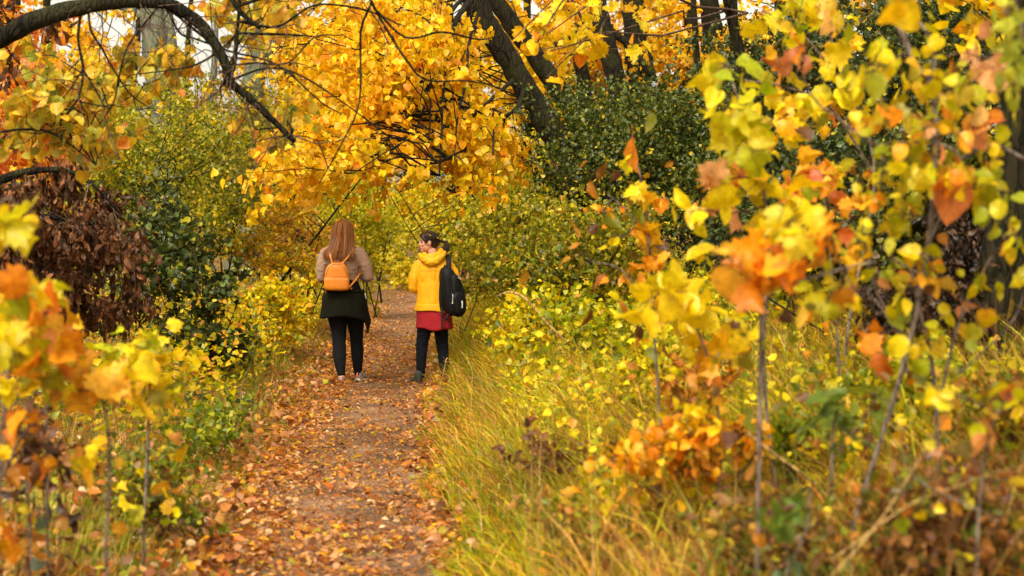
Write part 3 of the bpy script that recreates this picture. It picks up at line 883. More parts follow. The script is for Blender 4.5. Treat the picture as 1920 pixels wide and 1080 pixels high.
# the leaning double trunk with its drooping boughs and golden crown: two trees
LT_regs = [(600, 60, 100, 70, 20, 27, 1.6), (700, 110, 120, 110, 20, 28, 5), (640, 215, 110, 65, 19, 25, 2.4), (720, 320, 60, 22, 19, 22, 0.5), (540, 350, 50, 20, 18, 21, 0.35), (860, 330, 40, 26, 20, 23, 0.4), (790, 250, 120, 60, 21, 27, 2.8), (795, 90, 65, 100, 21, 28, 2.2),
           (520, 300, 45, 45, 17, 21, 0.9), (600, 260, 60, 40, 18, 22, .8), (900, 270, 60, 60, 22, 28, 1.2), (580, 170, 60, 60, 20, 26, 0.8)]
forks = []
for f in [
    [(892, -10, 12), (866, 20, 11), (848, 60, 10), (836, 110, 9), (830, 180, 7), (828, 250, 5), (824, 330, 3)],
    [(884, -20, 9), (840, 30, 8), (820, 90, 6), (808, 150, 5), (806, 230, 4), (800, 300, 2)],
    [(960, 152, 9), (930, 178, 8), (896, 208, 7), (850, 234, 6), (800, 252, 4), (740, 290, 2)],
    [(982, 170, 9), (972, 200, 8), (944, 222, 7), (900, 262, 6), (860, 286, 5), (824, 302, 3)],
    [(1000, 190, 8), (964, 208, 7), (930, 232, 5), (924, 290, 4)],
    [(898, 20, 7), (880, 80, 6), (872, 160, 5), (858, 220, 4), (852, 300, 2)],
    [(838, 110, 6), (806, 160, 5), (790, 220, 4), (760, 280, 2)],
    [(850, 60, 6), (796, 110, 5), (740, 170, 4), (700, 220, 2)],
    [(900, 262, 5), (860, 290, 4), (820, 306, 3)]]:
    f = [(*q, -5.0 * k / (len(f) - 1)) for k, q in enumerate(f)]
    forks.append((rough(pix(f, 25), 0.1), 6))
P4 = pix([(800, -320, 40), (862, -70, 44), (898, 20, 47), (945, 100, 44), (1000, 190, 46), (1050, 270, 50), (1090, 340, 54), (1116, 400, 58)], 26.5)[::-1]
low = np.array([P4[0, 0] + 0.15, P4[0, 1], ground_z(P4[0, 0], P4[0, 1]) - 0.2, P4[0, 3] * 1.2]); P4 = np.vstack([low, P4])
build_plant('leaning_tree', 'leaning dark trunk above the walkers, golden crown drooping over the path', 'tree', base_of(P4), [(rough(P4, 0.05), 14)] + forks, LT_regs, 210, 0.42, 7, 11,
            GOLD, 0.082, ['heart', 'maple_b', 'maple'], ['lite5', 'heart'], 300, bark='bark_moss', limb_from=0.45, split=True, r0=0.012, clump=(2.2, 0.35, (0.86, 0.30, 0.006)), down=0.9, up=0.2, twig='bark_black')
P4 = pix([(860, -320, 26), (906, -60, 30), (950, 30, 34), (1000, 100, 36), (1045, 165, 38), (1090, 240, 40), (1130, 330, 42)], 28.5)[::-1]
low = np.array([P4[0, 0] + 0.1, P4[0, 1], ground_z(P4[0, 0], P4[0, 1]) - 0.2, P4[0, 3] * 1.2]); P4 = np.vstack([low, P4])
build_plant('leaning_tree', 'slimmer leaning trunk close behind and above the thick leaning one', 'tree', base_of(P4), [(rough(P4, 0.05), 12)], [(1040, 60, 30, 60, 29.5, 31, 1), (930, 40, 70, 60, 30, 32, 1)], 9, 0.5, 6, 12,
            GOLD, 0.11, ['heart', 'maple_b'], ['lite5'], 60, bark='bark_moss', limb_from=0.5, split=True, r0=0.012, down=0.8, twig='bark_black')

# maple on the right of the leaning trunks, big near-ish golden leaves hanging in front of them
P4 = straight(at(1500, 443, 17)[0], 17, 5.5, 0.07, (-1.2, -0.4))
build_plant('young_maple', 'young maple on the slope, large golden leaves hanging before the leaning trunks', 'tree', base_of(P4), [(P4, 8)],
            [(960, 70, 24, 40, 12, 14, 1), (1030, 90, 24, 50, 12, 14, 2.4), (1040, 20, 40, 14, 12, 14, 1)], 6, 0.22, 4, 5,
            GOLD, 0.10, ['heart', 'maple_b', 'maple'], ['lite5'], 200, bark='bark_moss', limb_from=0.5, split=True, r0=0.008, down=0.7, up=0.3, twig='bark_brown')


# shrubs of the thicket
def shrub(label, px, Y, regs, n_limb, pal, size, per, n_ind=0, lite=('lite',), R=0.45, n_sub=6, stems=4, mat='leaf', bark='bark_black', name='shrub', clump=None, group=None, cat='shrub', down=0.3, up=0.6, tm=('oval', 'round'), Hs=2.0, r=0.02, split=False, spread=0.5, droop=0.0):
    x = at(px, 443, Y)[0]
    tr = []
    top = min(max(0.25, Hs), 6)
    for k in range(stems):
        tr.append((straight(x + rng.normal(0, 0.12), Y + rng.normal(0, 0.12), top * rng.uniform(0.7, 1.05), r * rng.uniform(0.6, 1.1), rng.normal(0, spread, 2)), 5))
    base = (x, Y, float(ground_z(x, Y)))
    return build_plant(name, label, cat, base, tr, regs, n_limb, R, n_sub, per, pal, size, list(tm), list(lite), n_ind, group, bark, mat, 0.01, down, up, clump, 0.25, droop, 'stem', split)


YG = (0.45, 0.42, 0.02)
shrub('tall loose yellow green shrub under the pale trunks', 330, 33, [(320, 260, 130, 90, 31, 35, 2), (300, 180, 70, 70, 31, 34, 1), (380, 330, 110, 90, 30, 34, 2)], 80, GREEN + [(4, (0.45, 0.40, 0.008))], 0.06, 22, 0, R=0.6, Hs=3.6, spread=0.9, clump=(1.6, 0.4, YG))
shrub('green shrub between the dead boughs and the pale trunks', 200, 29, [(190, 260, 110, 70, 27, 31, 2), (190, 340, 110, 80, 27, 31, 1)], 44, GREEN + [(3, (0.55, 0.42, 0.008))], 0.06, 22, 0, R=0.6, Hs=2.6, spread=0.8, clump=(1.6, 0.4, YG))
shrub('green leafy thicket shrub with dark crooked stems left of the walkers', 420, 27, [(420, 300, 120, 90, 25, 29, 3), (400, 400, 120, 80, 25, 29, 2), (500, 240, 70, 70, 25, 29, 1)], 84, GREEN + [(3, (0.62, 0.42, 0.008))], 0.055, 20, 60, R=0.6, Hs=3.0, spread=0.8, r=0.03, clump=(1.8, 0.35, YG))
shrub('rusty and yellow shrub beside the walker in the brown sweater', 560, 29, [(540, 400, 90, 80, 27, 31, 3), (500, 470, 90, 60, 26, 30, 2)], 40, LEMON + [(4, (0.20, 0.24, 0.02)), (3, (0.62, 0.22, 0.03))], 0.06, 26, 40, Hs=1.7, spread=0.7, clump=(2.0, 0.4, (0.6, 0.22, 0.03)))
shrub('green shrub right behind the heads of both walkers', 690, 36, [(650, 330, 110, 60, 34, 38, 2), (600, 400, 60, 70, 34, 37, 1), (700, 420, 70, 70, 35, 38, 2), (680, 490, 40, 50, 35, 37, 1)], 60, LIME + [(3, (0.70, 0.52, 0.006))], 0.06, 24, 0, Hs=2.6, r=0.014, spread=0.5, clump=(1.6, 0.5, YG))
shrub('yellow green shrub where the path bends out of sight', 800, 52, [(740, 490, 60, 40, 50, 54, 2), (752, 530, 44, 16, 49, 51, 1.2), (760, 430, 70, 70, 50, 54, 1), (830, 430, 70, 60, 50, 54, 1.5), (790, 380, 80, 60, 50, 54, 1)], 40, LEMON, 0.10, 24, 0, Hs=3.5, spread=0.9, clump=(1.2, 0.4, (0.16, 0.2, 0.02)))
shrub('bright green and yellow shrub right of the walker in yellow', 900, 33, [(920, 400, 90, 80, 31, 36, 3), (980, 330, 90, 60, 31, 36, 2), (880, 470, 70, 60, 32, 36, 2)], 64, LIME + [(2.5, (0.10, 0.15, 0.02)), (2, (0.75, 0.5, 0.02))], 0.065, 26, 0, Hs=2.4, spread=0.8, clump=(1.6, 0.45, (0.72, 0.50, 0.02)))
shrub('yellow leaved shrub in front of the leaning trunk foot', 1000, 28, [(960, 430, 90, 80, 26, 30, 2), (1010, 380, 80, 70, 26, 30, 2), (930, 520, 80, 50, 25, 28, 1.5)], 54, LIME + [(3, (0.09, 0.13, 0.02)), (2, (0.75, 0.5, 0.02)), (1, (0.7, 0.25, 0.03))], 0.055, 26, 80, Hs=1.8, spread=0.8, clump=(2.0, 0.4, (0.10, 0.14, 0.02)), tm=('oval', 'heart'))
shrub('black brown brush added as the shade in the hollow by the right edge trunk', 1800, 11, [(1810, 480, 70, 60, 10.4, 11.6, 2), (1780, 560, 80, 40, 10, 11.4, 2), (1700, 560, 60, 40, 10.2, 11.4, 1)], 36, [(5, (0.018, 0.010, 0.005)), (2, (0.05, 0.025, 0.010)), (1, (0.10, 0.045, 0.015))], 0.06, 16, 30, ('dried',), 0.25, 6, 6, 'dead', Hs=0.6, spread=0.5, r=0.008, tm=('dried',), down=1.2, up=0)  # added brush; near black leaf colours stand in for the hollow's shade
# twin-stemmed sapling behind the first walker
b1 = pix([(716, 572, 4.5), (710, 530, 4), (700, 500, 3.5), (690, 470, 3), (682, 440, 2), (676, 400, 1.5)], 43)
b1 = np.vstack([[b1[0, 0], b1[0, 1], float(ground_z(b1[0, 0], b1[0, 1])) - 0.1, b1[0, 3] * 1.2], b1])
b2 = pix([(710, 530, 3.5), (717, 490, 3), (720, 440, 2.5), (714, 390, 2), (706, 340, 1.5)], 43)
b3 = pix([(706, 520, 3), (694, 470, 2.5), (672, 420, 2), (664, 370, 1.5)], 43)
build_plant('sapling', 'black forked sapling with thin leaves between the two walkers', 'tree', base_of(b1), [(b1, 7), (b2, 6), (b3, 5)], [(680, 400, 50, 70, 42, 44, 1), (730, 430, 30, 50, 42, 44, 1)], 18, 0.4, 4, 16,
            LIME + [(2, (0.75, 0.5, 0.02))], 0.075, ['oval'], ['lite'], 0, bark='bark_black', limb_from=0.75, split=False, r0=0.004)
# dark green ivy-like mass on the right slope
DK = (0.10, 0.15, 0.02)
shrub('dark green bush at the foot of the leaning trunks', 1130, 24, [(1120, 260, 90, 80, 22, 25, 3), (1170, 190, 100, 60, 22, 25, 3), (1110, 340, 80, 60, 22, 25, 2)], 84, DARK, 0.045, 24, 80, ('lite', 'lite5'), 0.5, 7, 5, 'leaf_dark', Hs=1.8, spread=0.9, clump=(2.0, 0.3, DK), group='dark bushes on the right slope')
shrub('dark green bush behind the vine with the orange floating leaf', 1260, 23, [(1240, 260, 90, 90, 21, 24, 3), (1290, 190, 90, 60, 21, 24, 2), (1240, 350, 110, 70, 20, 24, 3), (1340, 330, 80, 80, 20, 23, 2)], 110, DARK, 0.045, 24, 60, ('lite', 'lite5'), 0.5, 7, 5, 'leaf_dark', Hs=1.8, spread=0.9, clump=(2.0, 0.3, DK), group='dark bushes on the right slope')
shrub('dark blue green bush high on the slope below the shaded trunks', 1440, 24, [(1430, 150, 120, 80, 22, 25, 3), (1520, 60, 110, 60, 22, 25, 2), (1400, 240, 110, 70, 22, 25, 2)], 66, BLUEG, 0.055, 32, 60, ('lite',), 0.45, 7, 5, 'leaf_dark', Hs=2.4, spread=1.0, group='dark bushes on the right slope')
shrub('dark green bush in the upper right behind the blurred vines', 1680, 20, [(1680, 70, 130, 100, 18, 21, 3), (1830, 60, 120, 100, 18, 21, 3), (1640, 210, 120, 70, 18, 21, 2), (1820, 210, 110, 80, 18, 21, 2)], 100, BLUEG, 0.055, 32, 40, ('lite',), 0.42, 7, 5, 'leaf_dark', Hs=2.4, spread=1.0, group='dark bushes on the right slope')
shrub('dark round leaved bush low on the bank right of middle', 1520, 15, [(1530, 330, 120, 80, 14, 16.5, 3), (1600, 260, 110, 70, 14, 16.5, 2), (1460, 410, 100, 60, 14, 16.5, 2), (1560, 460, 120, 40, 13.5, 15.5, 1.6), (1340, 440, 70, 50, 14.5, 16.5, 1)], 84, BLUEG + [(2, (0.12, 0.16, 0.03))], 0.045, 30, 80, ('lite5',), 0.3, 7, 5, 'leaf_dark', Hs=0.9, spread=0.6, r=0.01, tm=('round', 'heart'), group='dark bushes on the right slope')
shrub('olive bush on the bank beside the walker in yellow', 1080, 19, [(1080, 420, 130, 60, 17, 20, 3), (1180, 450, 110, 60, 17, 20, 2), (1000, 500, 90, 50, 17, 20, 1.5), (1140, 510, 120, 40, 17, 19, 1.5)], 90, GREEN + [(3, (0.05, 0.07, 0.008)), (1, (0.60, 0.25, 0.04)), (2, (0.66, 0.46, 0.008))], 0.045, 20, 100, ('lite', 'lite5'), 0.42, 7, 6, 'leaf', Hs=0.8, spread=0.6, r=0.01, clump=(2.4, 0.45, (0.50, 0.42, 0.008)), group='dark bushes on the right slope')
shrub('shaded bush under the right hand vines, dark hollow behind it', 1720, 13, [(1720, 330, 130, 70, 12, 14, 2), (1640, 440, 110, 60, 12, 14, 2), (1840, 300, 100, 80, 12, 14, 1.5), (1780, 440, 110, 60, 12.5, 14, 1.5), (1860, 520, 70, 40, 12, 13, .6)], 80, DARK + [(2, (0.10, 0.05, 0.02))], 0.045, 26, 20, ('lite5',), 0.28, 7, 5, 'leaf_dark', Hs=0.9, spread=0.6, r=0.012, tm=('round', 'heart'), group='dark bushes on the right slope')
# dark green shrub left of the path, waist high, round bluish leaves
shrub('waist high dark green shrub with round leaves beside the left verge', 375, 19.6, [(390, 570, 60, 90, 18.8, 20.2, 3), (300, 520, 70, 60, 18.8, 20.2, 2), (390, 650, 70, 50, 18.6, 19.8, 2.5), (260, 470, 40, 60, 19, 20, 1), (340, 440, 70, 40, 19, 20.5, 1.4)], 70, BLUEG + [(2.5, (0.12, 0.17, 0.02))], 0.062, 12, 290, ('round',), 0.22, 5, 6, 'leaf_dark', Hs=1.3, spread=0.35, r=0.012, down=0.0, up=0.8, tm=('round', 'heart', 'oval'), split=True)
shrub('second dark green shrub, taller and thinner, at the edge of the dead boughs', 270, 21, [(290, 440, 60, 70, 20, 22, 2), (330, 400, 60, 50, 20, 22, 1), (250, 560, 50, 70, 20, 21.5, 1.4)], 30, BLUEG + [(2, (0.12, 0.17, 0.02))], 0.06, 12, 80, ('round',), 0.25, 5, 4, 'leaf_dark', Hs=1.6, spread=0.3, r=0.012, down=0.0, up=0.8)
shrub('low yellow bush spilling over the left verge behind the first walker', 520, 23, [(520, 560, 70, 50, 21.5, 24.5, 2), (470, 620, 60, 40, 21, 23.5, 1.5), (560, 610, 40, 30, 22, 24, 1)], 30, LEMON + [(2, (0.22, 0.28, 0.02))], 0.055, 16, 120, ('lite5',), 0.25, 5, 5, Hs=0.7, spread=0.3, r=0.008, up=0.9, tm=('oval', 'maple_b'))
shrub('dim thicket filling the wood behind the dead boughs', 60, 27, [(60, 420, 130, 120, 25, 29, 2), (150, 500, 100, 90, 24, 28, 1)], 40, GREEN + [(2, (0.12, 0.05, 0.02))], 0.06, 24, 0, Hs=2.2, spread=0.8)
shrub('yellow green bank bush right of the path beyond the walkers', 960, 40, [(960, 480, 60, 50, 38, 42, 1), (1040, 440, 90, 60, 38, 42, 2)], 34, LIME, 0.07, 24, 0, Hs=2.0, spread=0.8, clump=(1.6, 0.4, (0.7, 0.3, 0.02)))

# ------------------------------------------------------------------ the linden whose dark bough arches in from the left
bough = pix([(-420, 900, 90), (-400, 520, 74), (-330, 260, 58), (-150, 130, 46), (0, 72, 38), (62, 40, 36), (150, 14, 32), (230, 2, 30), (300, 4, 26), (342, 20, 24), (378, 48, 22), (404, 84, 20), (424, 124, 19), (430, 152, 18), (468, 184, 15), (518, 232, 12), (552, 266, 9)], 12)
tw = []
for f in [
    [(430, 152, 12), (440, 110, 11), (444, 70, 9), (448, 20, 7), (452, -40, 5)],
    [(152, 16, 7), (147, 75, 6), (156, 130, 6), (148, 180, 4), (126, 215, 3), (98, 236, 2)],
    [(166, 12, 6), (170, 55, 5), (192, 92, 5), (214, 132, 4), (246, 178, 3), (290, 208, 2)],
    [(310, 6, 6), (336, 60, 5), (370, 74, 4), (430, 96, 4), (520, 122, 4), (600, 190, 3), (640, 214, 2)],
    [(418, -30, 12), (452, 24, 11), (488, 52, 9)],
    [(404, 84, 7), (370, 60, 6), (330, 28, 5), (300, 8, 5)],
    [(542, 256, 6), (548, 246, 7), (546, 242, 5)],
    [(427, 150, 7), (414, 164, 6), (415, 186, 3)],
    [(440, 62, 6), (500, 64, 5), (560, 66, 4), (600, 70, 2)],
    [(156, 130, 4), (128, 172, 3), (96, 206, 2), (60, 240, 2)],
    [(156, 130, 4), (180, 170, 3), (196, 200, 2)],
    [(300, 10, 5), (270, 45, 4), (238, 90, 4), (222, 150, 4), (214, 190, 3), (188, 232, 2)],
    [(448, 60, 6), (410, 96, 5), (370, 120, 4), (330, 130, 3), (250, 140, 2)],
    [(448, 40, 6), (520, 50, 5), (590, 10, 4), (680, 18, 4), (760, 50, 2)],
    [(432, 150, 5), (500, 128, 4), (560, 140, 4), (640, 190, 3), (720, 250, 2)],
    [(424, 124, 4), (480, 118, 4), (540, 118, 3), (590, 70, 3), (640, 66, 2)],
    [(448, 10, 7), (560, -20, 6), (690, -10, 6), (676, 60, 5), (674, 190, 4), (640, 270, 3), (598, 345, 2)],
    [(690, -10, 6), (716, 40, 5), (760, 110, 5), (800, 150, 4), (880, 152, 3), (960, 170, 2)],
    [(700, 14, 5), (760, 70, 4), (830, 60, 4), (900, 74, 3), (960, 60, 2)],
    [(0, 248, 4), (40, 243, 5), (88, 246, 5), (130, 270, 3), (180, 310, 2)]]:
    tw.append((rough(pix(f, 12), 0.08), 6))
build_plant('linden_tree', 'linden at the left edge, black bough arching across the upper left corner', 'tree', (bough[0, 0], bough[0, 1], float(ground_z(bough[0, 0], bough[0, 1]))), [(rough(bough, 0.06), 14)] + tw,
            [(60, 150, 90, 60, 11.5, 14, 2), (170, 190, 110, 60, 11.5, 14, 2.4), (90, 250, 110, 50, 12, 14.5, 2), (200, 90, 60, 50, 12, 13, 0.8), (300, 90, 60, 60, 12, 13, 1.0), (180, 280, 90, 50, 12, 14.5, 1.4), (480, 210, 60, 40, 13, 14, .5), (500, 40, 60, 30, 12, 14, .5)], 46, 0.22, 5, 7,
            [(4, (0.76, 0.45, 0.02)), (3, (0.50, 0.42, 0.03)), (2, (0.28, 0.30, 0.03)), (1.2, (0.75, 0.26, 0.03))], 0.075, ['heart', 'heart', 'round'], ['lite5'], 300, bark='bark_black', limb_from=0.35, split=True, r0=0.006, down=1.0, up=0.1, twig='bark_black')
_lin = bpy.data.objects['linden_tree']
ft = Tubes()
for _ in range(85):
    q = bough[int(rng.integers(30, len(bough)))] if rng.random() < 0.5 else tw[int(rng.integers(len(tw)))][0][int(rng.integers(6, 16)) % 11]
    q = np.asarray(q)[:3]
    e = q + np.array([rng.normal(0.05, 0.28), rng.normal(0, 0.3), -abs(rng.normal(0.12, 0.22))])
    w_ = wiggle(q, e, 7, 0.35, rng.uniform(-0.05, 0.12))
    ft.add(w_, np.linspace(0.0045, 0.0014, 7), 4)
    for _k in range(2):
        i_ = int(rng.integers(2, 6)); e2 = w_[i_] + rng.normal(0, 0.10, 3) + (0, 0, -0.06)
        ft.add(wiggle(w_[i_], e2, 4, 0.3), [0.002, 0.0017, 0.0014, 0.001], 3)
_ft = ft.build('twig', M['bark_brown'], _lin, tuple(_lin.location)); _ft['kind'] = 'stuff'
P4 = straight(at(-160, 443, 17)[0], 17, 5, 0.08, (0.6, 0))
build_plant('young_tree', 'small tree with orange and red leaves behind the arching bough at the left edge', 'tree', base_of(P4), [(P4, 8)], [(40, 200, 110, 50, 15.5, 19, 2), (90, 300, 120, 40, 16, 20, 1.4), (30, 60, 90, 60, 16, 20, 1)], 26, 0.3, 6, 10,
            ORANGE, 0.08, ['heart', 'maple_b'], ['lite5'], 120, bark='bark_black', split=False, r0=0.008, down=0.8, up=0.2)

# dead boughs with dry brown leaves, left
db = []
for f in [
    [(-260, 620, 26), (-120, 430, 22), (0, 340, 18), (90, 318, 12), (160, 335, 8), (225, 400, 4)],
    [(-240, 640, 20), (-60, 470, 16), (60, 410, 11), (140, 420, 8), (190, 470, 5), (210, 540, 3)],
    [(-240, 650, 20), (-80, 560, 15), (40, 520, 10), (120, 540, 7), (170, 600, 4)],
    [(-200, 500, 12), (0, 372, 7), (60, 402, 6), (134, 440, 4)],
    [(-200, 560, 12), (56, 445, 6), (80, 456, 5), (130, 458, 4), (165, 490, 3)]]:
    db.append((rough(pix(f, 16), 0.1), 6))
t = build_plant('dead_tree', 'fallen dead boughs hung with shrivelled dark brown leaves, left', 'dead tree', (db[0][0][0, 0], db[0][0][0, 1], float(ground_z(db[0][0][0, 0], db[0][0][0, 1]))), db,
                [(80, 340, 130, 45, 15, 17.5, 2), (60, 430, 140, 60, 15, 17.5, 3), (110, 520, 110, 60, 15, 17.5, 3), (30, 560, 90, 70, 15.5, 17.5, 2), (190, 420, 40, 60, 15.5, 17, 1.2), (180, 580, 50, 40, 15.5, 17, 1)], 80, 0.3, 6, 11,
                BROWN, 0.085, ['dried'], ['dried'], 300, bark='bark_black', mat='dead', limb_from=0.3, split=False, r0=0.008, down=1.4, up=0.0, droop=0.7, twig='twig_grey')
P4 = straight(at(-200, 443, 14)[0], 14, 4.5, 0.06, (0.3, 0))
build_plant('young_tree', 'dry brown leaves hanging in the top left corner under the black bough', 'tree', base_of(P4), [(P4, 8)], [(10, 60, 30, 60, 13, 15, 2), (140, 30, 20, 30, 13, 15, 1), (15, 270, 20, 40, 13, 14, 1)], 9, 0.16, 5, 6,
            BROWN, 0.08, ['dried'], ['dried'], 100, bark='bark_black', mat='dead', split=False, r0=0.006, down=1.4, droop=0.7)

# tangled plants of the right bank, each rooted where it grows
for lab, px, Y, regs, nl, pal, sz in [
    ('pale yellow weed clump on the bank right of the black backpack', 960, 17, [(960, 590, 50, 34, 16, 18, 1), (1010, 560, 40, 24, 16, 18, 1)], 16, LEMON + LIME, 0.055),
    ('lime green seedling clump between the long grass and the olive bush', 1120, 14, [(1110, 570, 70, 34, 13, 15, 2), (1180, 600, 50, 30, 13, 15, 1)], 18, LIME, 0.05),
    ('rusty orange weed clump under the yellow leaved sapling', 1290, 9.8, [(1300, 690, 50, 24, 9.3, 10.3, 2)], 8, [(3, (0.60, 0.20, 0.015)), (2, (0.22, 0.08, 0.02)), (2, (0.70, 0.46, 0.01))], 0.042),
    ('dark brown withered weed in the grass left of the orange bramble', 1010, 9.6, [(1000, 820, 30, 34, 9.3, 9.9, 1), (1060, 850, 50, 24, 9.2, 9.9, 1)], 4, BROWN + [(3, (0.30, 0.12, 0.03))], 0.036),
    ('green leafy weed clump right of the orange bramble', 1520, 8.0, [(1500, 790, 60, 40, 7.6, 8.4, 2), (1560, 850, 60, 30, 7.6, 8.2, 1)], 16, [(4, (0.13, 0.19, 0.006)), (2, (0.30, 0.34, 0.006)), (1, (0.6, 0.3, 0.02))], 0.038),
    ('yellow green weed clump below the drooping shrub at the right', 1700, 8.6, [(1700, 680, 80, 40, 8.1, 9.1, 2), (1620, 700, 60, 40, 8.1, 9.1, 1)], 20, LIME + [(3, (0.14, 0.19, 0.008)), (1.5, (0.55, 0.22, 0.03))], 0.04),
    ('rust and green weed clump at the right edge under the dark hollow', 1860, 7.6, [(1850, 740, 60, 50, 7.2, 8, 2)], 16, [(3, (0.16, 0.20, 0.008)), (3, (0.50, 0.19, 0.02)), (2, (0.18, 0.065, 0.016)), (2, (0.66, 0.50, 0.01))], 0.036),
    ('brown dead weed tangle in the lower right corner', 1800, 5.8, [(1800, 900, 110, 60, 5.5, 6.2, 3), (1700, 980, 110, 50, 5.4, 6, 2), (1880, 1000, 60, 50, 5.4, 6, 1)], 40, [(5, (0.15, 0.055, 0.014)), (3, (0.34, 0.14, 0.03)), (2, (0.13, 0.16, 0.01)), (1.5, (0.62, 0.24, 0.03))], 0.030),
    ('brown and mossy weed tangle along the bottom edge below the lobed weed', 1480, 6.0, [(1480, 980, 90, 50, 5.7, 6.4, 2), (1380, 960, 70, 40, 5.8, 6.4, 1), (1560, 1040, 90, 30, 5.6, 6, 1)], 28, [(4, (0.17, 0.065, 0.016)), (3, (0.14, 0.18, 0.008)), (2, (0.52, 0.26, 0.03)), (1, (0.62, 0.46, 0.02))], 0.030),
    ('tan and green weed clump at the bottom edge right of the path', 1100, 7.6, [(1080, 980, 80, 40, 7.2, 8, 1), (1180, 1010, 70, 30, 7.2, 7.8, 1)], 16, [(3, (0.55, 0.24, 0.04)), (3, (0.16, 0.22, 0.008)), (2, (0.20, 0.07, 0.018)), (1, (0.66, 0.44, 0.02))], 0.034),
    ('gold and lime weed clump in the middle of the long grass', 1240, 11.5, [(1220, 660, 80, 36, 11, 12, 2), (1150, 700, 60, 30, 11, 12, 1)], 18, LIME + LEMON, 0.042),
    ('green weed clump on the left verge before the low yellow bush', 430, 13, [(420, 790, 60, 24, 12.4, 13.6, 1), (340, 830, 60, 24, 11.6, 13, 1)], 14, [(4, (0.13, 0.18, 0.006)), (2, (0.42, 0.40, 0.008))], 0.04),
    ('moss green weed clump low on the left between the brown stalks', 260, 9.5, [(250, 900, 70, 40, 9, 10, 2), (330, 960, 60, 30, 9, 9.6, 1)], 18, [(4, (0.12, 0.17, 0.006)), (2, (0.22, 0.08, 0.02)), (1, (0.55, 0.42, 0.01))], 0.036)]:
    shrub(lab, px, Y, regs, nl, pal, sz, 12, 40, ('lite5', 'oval'), 0.13 + 0.006 * Y, 5, 3, 'leaf', 'bark_brown', 'weed', group='weeds tangled in the verges', cat='weed', down=0.3, up=0.5, tm=('oval', 'heart', 'maple_b'), Hs=0.6 * 0.5, r=0.004, spread=0.12)


# ------------------------------------------------------------------ near plants, each leaf its own part
def near_plant(name, label, cat, Y, stems, clusters, bark='twig_grey', group=None, dY=0.35, down=0.5, up=0.2, mat='leaf_obj', low=2):
    """stems: photo-pixel polylines; clusters: (px, py, rx, ry, count, leaf px, palette, templates)."""
    S4 = [pix(s, Y) for s in stems]
    foot = max((s[np.argmin(s[:, 2])] for s in S4), key=lambda q: -q[2])
    base = (foot[0], foot[1], float(ground_z(foot[0], foot[1])))
    t = thing(name, label, cat, base, group)
    for k, s in enumerate(S4):
        s = rough(s, 0.05)
        tb = Tubes(); tb.add(s[:, :3], s[:, 3], 7); 
        if k == 0 and foot[2] > base[2] + 0.02:
            j = s[np.argmin(s[:, 2])]
            tb.add([j[:3], [j[0], j[1], base[2] - 0.05]], [j[3], j[3] * 1.2], 7)
        tb.build('stem', M[bark], t, base)
    allp = np.concatenate(S4)
    for s in S4: s[:, 3] *= 0.33
    tw = Tubes()
    # small leaves and side twigs all the way down the stems
    if low:
        fx = []
        for s in S4:
            zz = s[:, :3][:: 2]
            for q in zz[zz[:, 2] > base[2]]:
                for _ in range(low + (3 if q[2] < base[2] + 0.45 else 0)):
                    fx.append(q + rng.normal(0, 1, 3) * (0.11, 0.10, 0.07) * Y / 6.5)
        fx = np.array(fx); fx[:, 2] = np.maximum(fx[:, 2], ground_z(fx[:, 0], fx[:, 1]) + 0.02)
        for a in fx[::2]:
            s = allp[np.argmin(np.linalg.norm(allp[:, :3] - a, axis=1))][:3]
            tw.add(wiggle(s, a, 4, 0.25), [0.0016, 0.0014, 0.0012, 0.001], 3)
        pals = clusters[0][6] + [(3, (0.20, 0.23, 0.01)), (2, (0.55, 0.22, 0.02)), (2, (0.12, 0.045, 0.015))]
        foliage(t, fx, 30 * Y / FPX, clusters[0][7], pals, len(fx), 'leaf', down, up, 0.45, 'lite5', base, 'crown')
    for (cx, cy, rx, ry, cnt, lp, pal, tm) in clusters:
        if cnt > 2: cnt = int(cnt * 1.55); lp = lp * 0.74
        A = ell(cnt, [(cx, cy, rx, ry, Y - dY, Y + dY, 1)])
        A[:, 2] = np.maximum(A[:, 2], ground_z(A[:, 0], A[:, 1]) + 0.02)
        c = at(cx, cy, Y)
        s = allp[np.argmin(np.linalg.norm(allp[:, :3] - c, axis=1))][:3]
        lb = wiggle(s, c, 5, 0.2); tw.add(lb, np.linspace(0.0035, 0.0022, 5), 4)
        for a in A:
            j = lb[int(rng.integers(2, 5))]
            tw.add(wiggle(j, a, 4, 0.25), [0.002, 0.0017, 0.0014, 0.001], 3)
        foliage(t, A, lp * Y / FPX, tm, pal, cnt, 'leaf', down, up, 0.3, 'lite5', base, 'crown')
    o = tw.build('twig', M['bark_brown'], t, base); o['kind'] = 'stuff'
    return t


MP = ['maple', 'maple_b', 'maple_c']
HT = ['heart', 'round', 'oval']
YEL = [(4, (0.88, 0.62, 0.004)), (2, (0.74, 0.58, 0.005)), (1.5, (0.86, 0.44, 0.004))]
YG2 = [(4, (0.55, 0.50, 0.005)), (2.5, (0.30, 0.34, 0.005)), (3, (0.80, 0.60, 0.005))]
OR2 = [(4, (0.82, 0.27, 0.006)), (3, (0.85, 0.42, 0.008)), (1.5, (0.60, 0.13, 0.012))]
MIX = OR2 + YEL + YG2
PINK = [(3, (0.66, 0.26, 0.09)), (2, (0.74, 0.38, 0.14)), (1, (0.40, 0.12, 0.03))]

